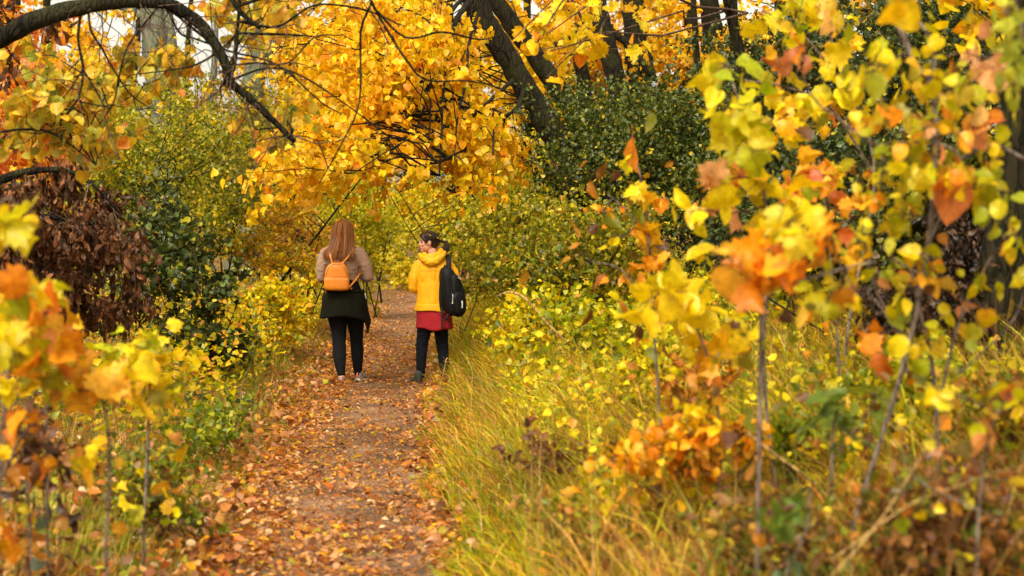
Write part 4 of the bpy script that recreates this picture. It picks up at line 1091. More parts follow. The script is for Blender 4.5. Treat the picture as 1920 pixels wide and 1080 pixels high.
# right of middle: the tall vine with big green-yellow leaves
near_plant('tall_vine', 'tall vine with big lime and yellow leaves right of middle, before the dark bushes', 'vine', 7.6,
           [[(1470, 1010, 6), (1440, 800, 7), (1432, 640, 7), (1440, 480, 7), (1428, 330, 6), (1395, 220, 5), (1362, 120, 4)]],
           [(1345, 135, 34, 36, 7, 60, YG2, HT), (1370, 200, 50, 36, 10, 66, YG2 + YEL, HT), (1392, 262, 45, 40, 9, 82, YG2, HT + MP), (1345, 340, 50, 34, 8, 74, OR2 + PINK, MP),
            (1418, 340, 44, 34, 8, 78, YEL + YG2, HT), (1460, 412, 46, 34, 8, 86, YEL, MP), (1325, 478, 26, 20, 4, 54, YG2, HT), (1300, 395, 40, 30, 6, 52, YEL, HT)])
near_plant('maple_sapling', 'nearest maple sapling of the right bank, blurred big orange leaves at its top', 'sapling', 5.6,
           [[(1420, 1040, 8), (1424, 800, 9), (1426, 640, 8), (1425, 520, 7), (1410, 470, 5)], [(1424, 700, 5), (1440, 560, 5), (1560, 510, 5), (1640, 490, 4)]],
           [(1390, 480, 36, 26, 4, 96, [(1, (0.85, 0.45, 0.03))], ['oval', 'heart']), (1455, 488, 50, 36, 10, 96, OR2, MP), (1485, 410, 40, 30, 5, 88, YEL, MP), (1585, 520, 36, 40, 7, 64, MIX, MP), (1560, 440, 40, 24, 5, 60, OR2, MP)], dY=0.2)
near_plant('maple_sapling', 'yellow leaved sapling low on the bank, its leaf clump left of the blurred orange one', 'sapling', 7.4,
           [[(1345, 1010, 5), (1350, 820, 5), (1330, 680, 5), (1290, 590, 4), (1240, 545, 3)], [(1330, 680, 4), (1375, 640, 4)]],
           [(1245, 548, 44, 30, 11, 72, YEL, HT + MP), (1310, 588, 46, 36, 11, 84, YEL, HT), (1375, 628, 34, 36, 8, 70, YEL + OR2, HT), (1340, 680, 30, 20, 3, 60, OR2, MP)])
near_plant('thin_vine', 'thin vine with star shaped yellow leaves and one orange leaf floating at its tip', 'vine', 9.2,
           [[(1240, 820, 5), (1228, 640, 5), (1218, 470, 5), (1210, 380, 4), (1196, 310, 3), (1180, 262, 2)], [(1218, 470, 4), (1180, 400, 3), (1140, 365, 2)], [(1228, 600, 4), (1170, 510, 3), (1110, 490, 2)]],
           [(1187, 258, 3, 2, 1, 56, [(1, (0.80, 0.26, 0.02))], ['oval']), (1190, 348, 10, 14, 3, 50, YEL, MP), (1222, 368, 22, 14, 5, 50, YEL + OR2, MP), (1210, 432, 20, 16, 6, 52, YEL + OR2, MP), (1184, 300, 14, 6, 2, 34, YG2, MP),
            (1125, 400, 30, 20, 6, 26, OR2, ['oval']), (1150, 445, 24, 16, 4, 26, YEL, ['oval']), (1225, 490, 24, 16, 5, 40, OR2, MP), (1180, 515, 40, 14, 6, 34, OR2 + YEL, ['oval', 'heart'])])
near_plant('maple_sapling', 'sapling with a spiky orange leaf bunch against the round leaved dark bush', 'sapling', 8.4,
           [[(1580, 900, 5), (1570, 640, 5), (1556, 480, 5), (1545, 350, 4), (1536, 300, 3)]],
           [(1538, 326, 44, 26, 14, 50, OR2 + [(1, (0.85, 0.5, 0.03))], ['maple_c', 'oak']), (1500, 352, 26, 12, 4, 44, OR2, ['maple_c']), (1596, 380, 30, 14, 4, 40, OR2, MP)])
near_plant('hanging_vine', 'yellow vine hanging across the dark bush top right of middle', 'vine', 9.0,
           [[(1560, 820, 5), (1600, 560, 6), (1640, 330, 6), (1600, 180, 6), (1560, 80, 5), (1540, -20, 4)], [(1640, 330, 6), (1560, 205, 5), (1480, 165, 4), (1396, 150, 3)], [(1600, 180, 4), (1500, 60, 4), (1430, 20, 3)]],
           [(1500, 20, 70, 26, 14, 50, YEL + YG2, MP), (1430, 36, 30, 22, 6, 46, YEL, HT), (1470, 110, 16, 40, 4, 52, PINK + OR2, ['dried', 'heart']), (1555, 28, 30, 20, 5, 60, YEL + PINK, HT), (1560, 90, 24, 22, 5, 56, YEL, MP), (1600, 78, 24, 16, 6, 44, YEL, MP),
            (1470, 190, 40, 20, 6, 46, YEL, MP), (1510, 190, 26, 34, 6, 74, YEL, HT), (1580, 170, 50, 26, 12, 52, YG2 + YEL, HT), (1485, 225, 40, 22, 8, 52, YEL, MP), (1540, 220, 20, 20, 3, 46, OR2, MP), (1620, 210, 40, 14, 6, 40, YEL, MP), (1450, 265, 30, 20, 5, 36, YEL, MP)])
near_plant('branch_shrub', 'grey stemmed shrub at the right, crowded with tan, orange and olive leaves', 'shrub', 6.4,
           [[(1600, 980, 9), (1690, 700, 10), (1740, 460, 11), (1755, 240, 13), (1745, 160, 13), (1716, 120, 13), (1690, 60, 11), (1662, -10, 9)], [(1745, 160, 9), (1752, 90, 7), (1708, 20, 6)],
            [(1740, 460, 7), (1800, 300, 7), (1720, 266, 6), (1640, 270, 5), (1590, 235, 4), (1540, 200, 3)], [(1800, 300, 8), (1860, 272, 7), (1925, 300, 8)], [(1740, 460, 7), (1700, 500, 6), (1650, 460, 4)]],
           [(1640, 130, 40, 60, 10, 50, YEL + YG2, HT), (1720, 150, 60, 50, 12, 40, MIX, HT), (1650, 205, 50, 40, 12, 48, YG2 + OR2, HT), (1730, 230, 60, 50, 18, 40, PINK + OR2 + YG2, HT), (1800, 160, 60, 60, 18, 48, PINK + YG2, HT),
            (1830, 240, 50, 40, 16, 44, PINK + OR2, HT), (1700, 300, 60, 30, 18, 44, YG2, HT), (1780, 320, 70, 50, 26, 50, YG2 + OR2, HT), (1850, 350, 50, 50, 22, 50, YG2, HT), (1790, 340, 12, 12, 2, 66, [(1, (0.70, 0.18, 0.02))], ['heart']),
            (1650, 360, 40, 40, 12, 40, YG2 + OR2, HT), (1690, 400, 50, 40, 14, 40, YG2, HT), (1860, 110, 30, 30, 6, 60, PINK, MP), (1500, 90, 20, 30, 5, 50, OR2 + PINK, ['dried'])], bark='twig_grey', dY=0.4, down=0.9)
near_plant('hanging_vine', 'lime green vine hanging down the upper right edge', 'vine', 5.4,
           [[(1960, 900, 8), (1950, 400, 8), (1930, 120, 7), (1905, 10, 6), (1890, -50, 5)]],
           [(1895, 30, 26, 40, 14, 50, [(3, (0.50, 0.50, 0.03)), (1, (0.30, 0.36, 0.03))], ['oval']), (1905, 120, 20, 50, 14, 54, [(3, (0.50, 0.50, 0.03)), (1, (0.30, 0.36, 0.03))], ['oval']), (1690, 0, 24, 10, 2, 60, YEL, HT)], dY=0.2, down=1.2)
near_plant('bank_shrub', 'shrub with drooping yellow and tan leaves before the dark hollow at the right', 'shrub', 6.6,
           [[(1760, 900, 7), (1750, 700, 8), (1720, 560, 7), (1700, 460, 6)], [(1760, 760, 7), (1800, 600, 6), (1860, 480, 5)], [(1750, 700, 6), (1650, 560, 5), (1620, 450, 4)], [(1800, 700, 5), (1900, 600, 4), (1925, 520, 3)]],
           [(1735, 490, 36, 40, 8, 44, YG2 + OR2, HT), (1610, 440, 40, 40, 9, 42, OR2 + YG2, MP), (1690, 540, 30, 40, 7, 40, YG2, ['oval']), (1840, 520, 50, 30, 7, 44, YG2, ['oval']), (1805, 560, 20, 24, 3, 46, PINK, ['oval']),
            (1900, 440, 20, 50, 8, 40, YG2 + OR2, ['oval']), (1640, 630, 30, 20, 4, 62, OR2, MP), (1700, 640, 40, 26, 6, 54, YG2 + YEL, HT), (1760, 610, 40, 20, 4, 40, YG2, ['oval'])], bark='twig_grey', down=1.0)
P4 = pix([(1940, -200, 84), (1925, 60, 80), (1915, 200, 78), (1906, 320, 82), (1890, 460, 90), (1870, 560, 100), (1860, 640, 116), (1858, 760, 130)], 10.5)[::-1]
build_plant('tree', 'dark rough trunk cut by the right edge of the photo', 'tree', base_of(P4), [(rough(P4, 0.06), 16)], [(1800, -60, 160, 60, 10, 12, 1)], 8, 0.3, 4, 8, GOLD, 0.08, ['heart'], ['lite5'], 0, bark='bark_moss', limb_from=0.7, split=False, r0=0.01)

# orange bush and other low plants in the right grass
GLOW = [(4, (0.88, 0.38, 0.004)), (3, (0.88, 0.50, 0.004)), (1.5, (0.75, 0.20, 0.006))]
near_plant('bramble', 'low bramble clump glowing orange and gold in the grass, lower right of middle', 'bramble', 7.6,
           [[(1250, 1020, 5), (1240, 940, 5), (1200, 880, 4), (1150, 860, 3)], [(1280, 1000, 5), (1300, 900, 5), (1310, 800, 4)], [(1290, 990, 5), (1380, 900, 4), (1430, 830, 3)]],
           [(1180, 860, 50, 22, 70, 30, GLOW, HT), (1260, 830, 50, 30, 110, 30, GLOW, HT), (1330, 820, 50, 36, 110, 30, GLOW, HT), (1310, 770, 40, 26, 40, 32, YEL, HT), (1400, 825, 40, 30, 70, 28, GLOW, HT), (1300, 880, 70, 20, 40, 26, OR2, HT)], dY=0.35, up=0.8)
near_plant('weed', 'nearest blurred green lobed weed at the lower right of middle', 'weed', 5.3,
           [[(1480, 1060, 6), (1470, 1000, 5), (1450, 960, 4)], [(1480, 1060, 5), (1510, 1000, 4), (1520, 920, 3)]],
           [(1445, 955, 30, 20, 3, 100, [(1, (0.14, 0.22, 0.02))], ['oak']), (1500, 915, 14, 10, 2, 64, [(1, (0.12, 0.19, 0.02))], ['oak']), (1480, 1060, 40, 20, 4, 70, [(1, (0.10, 0.16, 0.05))], ['oak'])], dY=0.12, up=0.6)
near_plant('weed', 'lobed green weed in the middle of the right bank grass', 'weed', 6.6,
           [[(1560, 900, 5), (1560, 820, 5), (1570, 760, 4)], [(1560, 860, 4), (1610, 800, 4), (1640, 750, 3)]],
           [(1565, 755, 50, 26, 7, 76, [(1, (0.14, 0.20, 0.02)), (1, (0.20, 0.26, 0.02))], ['oak']), (1640, 740, 40, 26, 5, 60, [(1, (0.30, 0.34, 0.02))], ['oak']), (1600, 820, 50, 30, 6, 50, [(1, (0.11, 0.16, 0.04))], ['oak'])], dY=0.2, up=0.6)
near_plant('weed', 'yellow weed leaves along the lower right edge', 'weed', 5.2,
           [[(1830, 1060, 6), (1840, 900, 5), (1860, 800, 4), (1890, 740, 3)], [(1840, 960, 5), (1720, 900, 4), (1690, 850, 3)]],
           [(1890, 740, 30, 30, 4, 56, YG2, HT), (1850, 820, 40, 24, 4, 60, [(1, (0.60, 0.26, 0.06))], HT), (1893, 900, 8, 14, 1, 60, [(1, (0.75, 0.52, 0.03))], HT), (1720, 960, 30, 10, 2, 40, YEL, HT), (1780, 735, 30, 12, 3, 50, YG2, HT)], dY=0.15)

# dry bent stems standing out of the grass
for lab, Y, s in [
    ('long dry stem slanting up the lower right corner', 5.2, [(1560, 1080, 5), (1640, 990, 5), (1700, 900, 4), (1760, 800, 4), (1800, 740, 3)]),
    ('pale yellow stalk crossing flat above the lower right corner', 5.2, [(1560, 1050, 4), (1700, 950, 4), (1800, 910, 3), (1890, 880, 3)]),
    ('fallen dry stalk slanting down right of the orange bramble', 7.0, [(1400, 810, 6), (1450, 850, 6), (1520, 900, 6), (1560, 945, 6)]),
    ('thin arching stalk left of the orange bramble', 8.5, [(1060, 1000, 4), (1110, 950, 4), (1170, 915, 3), (1230, 905, 2)]),
    ('grey bare twig rising at the foot of the dark hollow', 7.0, [(1640, 560, 4), (1690, 640, 5), (1700, 700, 6)][::-1]),
    ('dry stalk bent like a hook beside the boots of the walker in yellow', 17.5, [(826, 735, 3), (832, 700, 2.5), (838, 672, 2), (848, 684, 1.5), (860, 700, 1)]),
    ('long dry bent stem in the weeds right of the black backpack', 14, [(1060, 640, 5), (1020, 600, 5), (985, 560, 5), (955, 548, 4), (930, 556, 2)])]:
    q = pix(s, Y)
    tb = Tubes(); tb.add(q[:, :3] - q[0, :3], q[:, 3], 6)
    o = tb.build('dry_stem', M['twig_grey'] if 'grey' in lab else M['straw'] if 'straw' in M else M['bark_brown'])
    o.location = tuple(q[0, :3]); tag(o, lab, 'stem', 'dry stems in the grass')

# left foreground
near_plant('maple_sapling', 'lemon yellow maple twig reaching in at the left edge, level with the heads', 'sapling', 5.8,
           [[(-120, 900, 8), (-110, 600, 8), (-60, 440, 6), (0, 380, 5), (20, 370, 3)]],
           [(18, 425, 30, 22, 6, 88, [(4, (0.72, 0.58, 0.01)), (1, (0.80, 0.50, 0.01))], MP), (40, 395, 24, 12, 2, 60, YEL, ['oval'])], dY=0.15, low=0)
near_plant('maple_sapling', 'nearest sapling on the left, big blotched orange and yellow leaves', 'sapling', 6.2,
           [[(-20, 1060, 9), (0, 900, 9), (10, 740, 8), (30, 620, 7), (60, 560, 5)], [(10, 740, 6), (70, 700, 5), (110, 640, 4)], [(0, 900, 7), (40, 820, 6), (90, 760, 5)]],
           [(30, 545, 40, 22, 8, 84, OR2 + YEL, MP), (88, 545, 34, 26, 6, 80, YG2, MP), (30, 600, 50, 26, 9, 80, YG2 + YEL, MP), (90, 590, 34, 20, 5, 74, OR2, MP), (30, 660, 44, 30, 9, 80, YEL + YG2, MP), (110, 655, 40, 34, 10, 84, OR2, MP),
            (20, 720, 30, 16, 5, 70, YEL + YG2, HT), (140, 665, 16, 30, 3, 60, YG2, HT), (96, 786, 16, 12, 1, 60, PINK, HT), (40, 770, 24, 20, 3, 60, OR2, HT)], dY=0.25)
near_plant('maple_sapling', 'yellow star leaved sapling before the waist high dark green shrub', 'sapling', 8.3,
           [[(270, 980, 6), (276, 860, 6), (280, 760, 5), (282, 690, 4), (285, 640, 3)]],
           [(285, 640, 40, 14, 10, 44, YEL + YG2, MP), (270, 665, 50, 16, 10, 46, YEL, MP), (290, 700, 50, 22, 14, 46, YEL, MP), (240, 700, 40, 24, 8, 50, YEL, MP), (300, 750, 40, 20, 9, 40, YEL + YG2, MP), (310, 790, 30, 20, 5, 36, YEL + YG2, MP), (210, 655, 30, 20, 5, 40, YG2, HT)], dY=0.3, up=0.9, down=0.2)
near_plant('maple_sapling', 'low sapling with three large glowing orange yellow leaves left of the star leaved one', 'sapling', 6.4,
           [[(200, 1000, 6), (205, 880, 6), (200, 790, 5), (190, 730, 4)]],
           [(195, 725, 40, 20, 6, 100, [(2, (0.85, 0.45, 0.02)), (1, (0.80, 0.34, 0.02))], MP), (260, 715, 24, 30, 3, 80, YEL, MP), (120, 735, 24, 12, 3, 50, YG2, MP)], dY=0.15, up=0.2)
near_plant('weed', 'dark withered weed clump at the lower left with a few yellow leaves', 'weed', 7.2,
           [[(90, 1060, 6), (88, 940, 6), (90, 850, 5), (86, 770, 4)], [(60, 1060, 5), (50, 900, 5), (30, 780, 4)], [(90, 960, 4), (140, 880, 4), (160, 850, 3)], [(-20, 960, 5), (40, 920, 4), (90, 870, 3)]],
           [(60, 830, 50, 60, 34, 56, BROWN, ['dried']), (160, 850, 26, 14, 4, 54, YEL, HT), (205, 832, 14, 12, 1, 46, YEL, ['oval']), (80, 880, 20, 20, 4, 46, OR2, MP), (20, 880, 24, 20, 5, 44, OR2, MP), (110, 860, 24, 10, 4, 40, PINK + OR2, MP),
            (60, 1020, 26, 24, 4, 70, [(1, (0.62, 0.28, 0.04))], MP), (40, 955, 20, 14, 4, 30, YG2, HT), (85, 968, 12, 6, 2, 26, [(1, (0.16, 0.24, 0.14))], ['round']), (90, 1048, 12, 6, 2, 30, [(1, (0.16, 0.24, 0.14))], ['round']), (10, 1000, 20, 30, 4, 50, OR2, MP)], dY=0.25)
near_plant('weed', 'small green and yellow weed standing at the path edge left of the trodden earth', 'weed', 16, low=0, stems=
           [[(455, 770, 3), (452, 740, 3), (450, 725, 2)], [(470, 780, 3), (475, 750, 2)]], clusters=
           [(470, 745, 24, 12, 12, 17, [(3, (0.06, 0.10, 0.05)), (1, (0.4, 0.42, 0.03))], HT), (430, 740, 30, 10, 12, 17, YG2, HT), (360, 740, 30, 12, 8, 17, [(1, (0.06, 0.10, 0.04))], HT)])


# ------------------------------------------------------------------ people
def fabric(name, colr, rough_=0.9, sheen=0.3, scale=300, bump=0.3, fold=0.0, spec=0.3, var=0.15):
    m, nt, out = mat_new(name)
    L = nt.links.new
    tc = N(nt, 'ShaderNodeTexCoord')
    n1 = N(nt, 'ShaderNodeTexNoise', Scale=float(scale), Detail=2.0); L(tc.outputs['Object'], n1.inputs['Vector'])
    n2 = N(nt, 'ShaderNodeTexNoise', Scale=7.0, Detail=4.0); L(tc.outputs['Object'], n2.inputs['Vector'])
    mr = N(nt, 'ShaderNodeMapRange'); mr.inputs['To Min'].default_value = 1 - var * 2; mr.inputs['To Max'].default_value = 1 + var * 2
    ad = N(nt, 'ShaderNodeMath', operation='ADD'); L(n1.outputs['Fac'], ad.inputs[0]); L(n2.outputs['Fac'], ad.inputs[1])
    hf = N(nt, 'ShaderNodeMath', operation='MULTIPLY'); hf.inputs[1].default_value = 0.5; L(ad.outputs[0], hf.inputs[0]); L(hf.outputs[0], mr.inputs['Value'])
    mu = N(nt, 'ShaderNodeMix', data_type='RGBA', blend_type='MULTIPLY'); mu.inputs[0].default_value = 1
    mu.inputs[6].default_value = (*colr, 1); L(mr.outputs[0], mu.inputs[7])
    b = N(nt, 'ShaderNodeBsdfPrincipled', Roughness=rough_)
    b.inputs['Sheen Weight'].default_value = sheen * 0.3
    b.inputs['Specular IOR Level'].default_value = spec
    L(mu.outputs[2], b.inputs['Base Color'])
    bp = N(nt, 'ShaderNodeBump', Strength=bump, Distance=0.003); L(n1.outputs['Fac'], bp.inputs['Height'])
    bp2 = N(nt, 'ShaderNodeBump', Strength=fold, Distance=0.03); L(n2.outputs['Fac'], bp2.inputs['Height']); L(bp.outputs[0], bp2.inputs['Normal'])
    L(bp2.outputs[0], b.inputs['Normal'])
    L(b.outputs[0], out.inputs['Surface'])
    return m


M['sweater'] = fabric('taupe knit', (0.29, 0.18, 0.12), fold=0.2, scale=160, bump=0.6)
M['olive'] = fabric('dark olive fleece', (0.008, 0.008, 0.004), fold=0.3, spec=0.1, sheen=0)
M['black'] = fabric('black jersey', (0.006, 0.006, 0.007), fold=0.3, spec=0.15, sheen=0)
M['denim'] = fabric('dark blue denim', (0.006, 0.008, 0.012), fold=0.5, spec=0.15, sheen=0)
M['yellow'] = fabric('yellow rain shell', (0.80, 0.38, 0.004), 0.6, 0, 120, 0.1, 0.25)
M['red'] = fabric('crimson tunic cloth', (0.33, 0.012, 0.018), fold=0.5, sheen=0)
M['leather'] = fabric('cognac leather', (0.74, 0.23, 0.015), 0.42, 0, 60, 0.15, 0.5, 0.5)
M['leather_dark'] = fabric('dark stitched leather edge', (0.32, 0.10, 0.02), 0.5, 0)
M['nylon'] = fabric('black nylon', (0.006, 0.0065, 0.007), 0.6, 0, 250, 0.3, 0.5, 0.2)
M['nylon_grey'] = fabric('dark grey webbing', (0.010, 0.010, 0.011), 0.6, 0)
M['skin'] = fabric('skin', (0.60, 0.31, 0.21), 0.55, 0, 200, 0.05, 0, 0.4, 0.05)
M['lips'] = fabric('lips', (0.42, 0.12, 0.10), 0.45, 0, 200, 0.05, 0, 0.4, 0.05)
M['eye'] = fabric('eye', (0.03, 0.018, 0.012), 0.2, 0, 200, 0, 0, 0.6, 0)
M['white'] = fabric('pale rubber', (0.62, 0.55, 0.47), 0.7, 0)
M['shoe'] = fabric('greige running mesh', (0.26, 0.22, 0.19), 0.8, 0, 200, 0.6)
M['coral'] = fabric('coral trim', (0.70, 0.22, 0.10), 0.7, 0)
M['boot'] = fabric('grey green hiking suede', (0.045, 0.050, 0.038), 0.85, 0)
M['bootsole'] = fabric('brown boot rubber', (0.07, 0.055, 0.04), 0.8, 0)
M['metal'] = fabric('pale zipper metal', (0.5, 0.48, 0.44), 0.35, 0)


def hair_material(name, dark, light):
    m, nt, out = mat_new(name)
    L = nt.links.new
    a = N(nt, 'ShaderNodeAttribute'); a.attribute_name = 'Col'
    b = N(nt, 'ShaderNodeBsdfPrincipled', Roughness=0.42)
    b.inputs['Specular IOR Level'].default_value = 0.35
    L(a.outputs['Color'], b.inputs['Base Color']); L(b.outputs[0], out.inputs['Surface'])
    return m


M['hair'] = hair_material('hair', None, None)


class Body:
    """Overlapping closed limbs and lobes, fused by a voxel remesh into one continuous skin."""
    def __init__(self): self.V, self.F, self.n = [], [], 0

    def _add(self, V, F): self.V.append(np.asarray(V, float)); self.F.append(np.asarray(F) + self.n); self.n += len(V)

    def chain(self, pts, rx, ry=None, ref=(1, 0, 0), sides=16, caps=True):
        """pts through joints, elliptical sections: rx along ref, ry across."""
        ry = rx if ry is None else ry
        D = np.concatenate([np.asarray(pts, float), np.asarray(rx, float)[:, None] * np.ones((len(pts), 1)), np.asarray(ry, float)[:, None] * np.ones((len(pts), 1))], 1)
        if len(D) > 2:
            P = np.vstack([2 * D[0] - D[1], D, 2 * D[-1] - D[-2]]); o = []
            for i in range(1, len(P) - 2):
                for t in np.linspace(0, 1, 5, endpoint=False):
                    a, b, c, d = P[i - 1], P[i], P[i + 1], P[i + 2]
                    o.append(0.5 * (2 * b + (c - a) * t + (2 * a - 5 * b + 4 * c - d) * t * t + (3 * b - a - 3 * c + d) * t ** 3))
            D = np.array(o + [P[-2]])
        Tn = np.gradient(D[:, :3], axis=0); Tn /= np.linalg.norm(Tn, axis=1)[:, None]
        if caps:
            pre, post = [], []
            for a in (0.25, 0.6, 0.9):
                r = math.cos(a * math.pi / 2); k = math.sin(a * math.pi / 2)
                e = D[-1].copy(); e[:3] += Tn[-1] * min(e[3], e[4]) * k; e[3:] *= r; post.append(e)
                e = D[0].copy(); e[:3] -= Tn[0] * min(e[3], e[4]) * k; e[3:] *= r; pre.insert(0, e)
            Tn = np.vstack([np.repeat(Tn[:1], 3, 0), Tn, np.repeat(Tn[-1:], 3, 0)]); D = np.vstack([pre, D, post])
        R = np.asarray(ref, float)[None] - (Tn @ np.asarray(ref, float))[:, None] * Tn
        R /= np.linalg.norm(R, axis=1)[:, None] + 1e-9
        B = np.cross(Tn, R)
        a = np.arange(sides) * 2 * math.pi / sides
        V = D[:, None, :3] + np.cos(a)[None, :, None] * R[:, None] * D[:, 3][:, None, None] + np.sin(a)[None, :, None] * B[:, None] * D[:, 4][:, None, None]
        n = len(D)
        i = np.arange(n - 1)[:, None] * sides + np.arange(sides)[None]; j = np.arange(n - 1)[:, None] * sides + (np.arange(sides)[None] + 1) % sides
        F = [np.stack([i, j, j + sides], -1).reshape(-1, 3), np.stack([i, j + sides, i + sides], -1).reshape(-1, 3)]
        e = (n - 1) * sides
        F.append(np.array([[e, e + k, e + k + 1] for k in range(1, sides - 1)])); F.append(np.array([[0, k + 1, k] for k in range(1, sides - 1)]))
        self._add(V.reshape(-1, 3), np.concatenate(F))
        return self

    def ball(self, c, r, ax=None, n=14):
        """ellipsoid; ax = 3 axes rows."""
        ax = np.eye(3) if ax is None else np.asarray(ax, float)
        th = np.linspace(0.12, math.pi - 0.12, n); ph = np.arange(16) * 2 * math.pi / 16
        P = np.stack([np.sin(th)[:, None] * np.cos(ph), np.sin(th)[:, None] * np.sin(ph), np.repeat(np.cos(th)[:, None], 16, 1)], -1)
        V = (P * np.asarray(r)) @ ax + np.asarray(c)
        i = np.arange(n - 1)[:, None] * 16 + np.arange(16)[None]; j = np.arange(n - 1)[:, None] * 16 + (np.arange(16)[None] + 1) % 16
        F = [np.stack([i, i + 16, j + 16], -1).reshape(-1, 3), np.stack([i, j + 16, j], -1).reshape(-1, 3)]
        e = (n - 1) * 16
        F.append(np.array([[e, e + k + 1, e + k] for k in range(1, 15)])); F.append(np.array([[0, k, k + 1] for k in range(1, 15)]))
        self._add(V.reshape(-1, 3), np.concatenate(F))
        return self

    def build(self, name, mat, parent, voxel=0.008, smooth=4, wrinkle=None, cut=None):
        me = tri_mesh(name + '_raw', np.concatenate(self.V), np.concatenate(self.F))
        o = bpy.data.objects.new(name, me); col.objects.link(o)
        r = o.modifiers.new('r', 'REMESH'); r.mode = 'VOXEL'; r.voxel_size = voxel
        s = o.modifiers.new('s', 'SMOOTH'); s.factor = 0.5; s.iterations = smooth
        dg = bpy.context.evaluated_depsgraph_get(); dg.update()
        m2 = bpy.data.meshes.new_from_object(o.evaluated_get(dg)); m2.name = name
        o.modifiers.clear(); o.data = m2; bpy.data.meshes.remove(me); o.name = name
        if wrinkle:
            amp, fx, fz = wrinkle
            n = len(m2.vertices); co = np.empty(n * 3, np.float32); m2.vertices.foreach_get('co', co); co = co.reshape(-1, 3)
            nr = np.empty(n * 3, np.float32); m2.vertex_normals.foreach_get('vector', nr); nr = nr.reshape(-1, 3)
            for q in range(n):
                c = co[q]
                h = noise.noise((c[0] * fx, c[1] * fx, c[2] * fz)) + 0.5 * noise.noise((c[0] * fx * 2.3 + 7, c[1] * fx * 2, c[2] * fz * 2.1))
                h = (abs(h) * 2 - 0.5)
                co[q] += nr[q] * amp * h
            m2.vertices.foreach_set('co', co.ravel())
        m2.polygons.foreach_set('use_smooth', np.ones(len(m2.polygons), bool)); m2.update()
        m2.materials.clear(); m2.materials.append(M[mat]); o.parent = parent
        return o


def head(B, c, f, up=(0, 0, 1), s=1.0):
    """Skull, jaw, nose, lips, chin and ears added to Body B; returns the local frame."""
    f = np.asarray(f, float); f /= np.linalg.norm(f)
    up = np.asarray(up, float); up = up - (up @ f) * f; up /= np.linalg.norm(up)
    r = np.cross(f, up)
    A = np.stack([r, f, up])
    P = lambda x, y, z: np.asarray(c) + s * (x * r + y * f + z * up)
    B.ball(P(0, -0.008, 0.025), np.array([0.074, 0.094, 0.088]) * s, A)
    B.ball(P(0, 0.028, -0.045), np.array([0.055, 0.058, 0.062]) * s, A)
    B.ball(P(0, 0.066, -0.088), np.array([0.024, 0.020, 0.018]) * s, A)
    B.ball(P(0.0, 0.068, 0.045), np.array([0.050, 0.022, 0.028]) * s, A)
    B.chain([P(0, 0.080, 0.022), P(0, 0.092, -0.004), P(0, 0.103, -0.022)], [0.009 * s, 0.010 * s, 0.012 * s], ref=r, sides=10)
    B.ball(P(0, 0.098, -0.031), np.array([0.015, 0.012, 0.008]) * s, A)
    B.ball(P(0, 0.083, -0.056), np.array([0.022, 0.012, 0.007]) * s, A)
    B.ball(P(0, 0.080, -0.066), np.array([0.020, 0.012, 0.008]) * s, A)
    for k in (-1, 1):
        B.ball(P(k * 0.034, 0.060, -0.020), np.array([0.022, 0.022, 0.020]) * s, A)
        B.ball(P(k * 0.076, -0.006, -0.006), np.array([0.008, 0.018, 0.030]) * s, A)
    return P, A


def face_bits(parent, P, A, s=1.0, brow='hair'):
    for k in (-1, 1):
        e = Body().ball(P(k * 0.031, 0.078, 0.006), np.array([0.011, 0.007, 0.006]) * s, A, 8)
        o = new_obj('eye', tri_mesh('eye', np.concatenate(e.V), np.concatenate(e.F), smooth=True), parent, M['eye'])
        tb = Tubes(); tb.add([P(k * 0.014, 0.087, 0.026), P(k * 0.030, 0.084, 0.030), P(k * 0.044, 0.072, 0.026)], [0.0015, 0.002, 0.001], 5)
        tb.build('eyebrow', M['eye'], parent)
    e = Body().ball(P(0, 0.088, -0.061), np.array([0.020, 0.009, 0.008]) * s, A, 8)
    new_obj('lips', tri_mesh('lips', np.concatenate(e.V), np.concatenate(e.F), smooth=True), parent, M['lips'])


def hand(B, w, d, palm_n, s=1.0, curl=0.9, side=1):
    """Palm and five fingers from wrist w along d; palm_n = back-of-hand normal; fingers curl away from it."""
    w = np.asarray(w, float); d = np.asarray(d, float) / np.linalg.norm(d)
    n = np.asarray(palm_n, float); n = n - (n @ d) * d; n /= np.linalg.norm(n)
    x = np.cross(d, n) * side
    B.chain([w, w + d * 0.045 * s, w + d * 0.085 * s], [0.024 * s, 0.036 * s, 0.038 * s], [0.018 * s, 0.015 * s, 0.013 * s], ref=x, sides=12)
    for k, L in zip((-1.5, -0.5, 0.5, 1.5), (0.062, 0.078, 0.082, 0.072)):
        p = w + d * 0.088 * s + x * k * 0.019 * s
        pts = [p - d * 0.02 * s, p]
        a = 0.0
        for seg, fr in zip((0.42, 0.33, 0.25), (0.5, 0.8, 0.6)):
            a += curl * fr
            p = p + (d * math.cos(a) - n * math.sin(a)) * L * seg * s
            pts.append(p)
        B.chain(pts, np.array([0.009, 0.009, 0.0085, 0.008, 0.007]) * s, ref=x, sides=8)
    p = w + d * 0.025 * s + x * 0.026 * s
    B.chain([p, p + (d * 0.5 + x * 0.7 - n * 0.3) * 0.035 * s, p + (d * 0.9 + x * 0.7 - n * 0.6) * 0.055 * s], np.array([0.013, 0.011, 0.009]) * s, ref=n, sides=8)


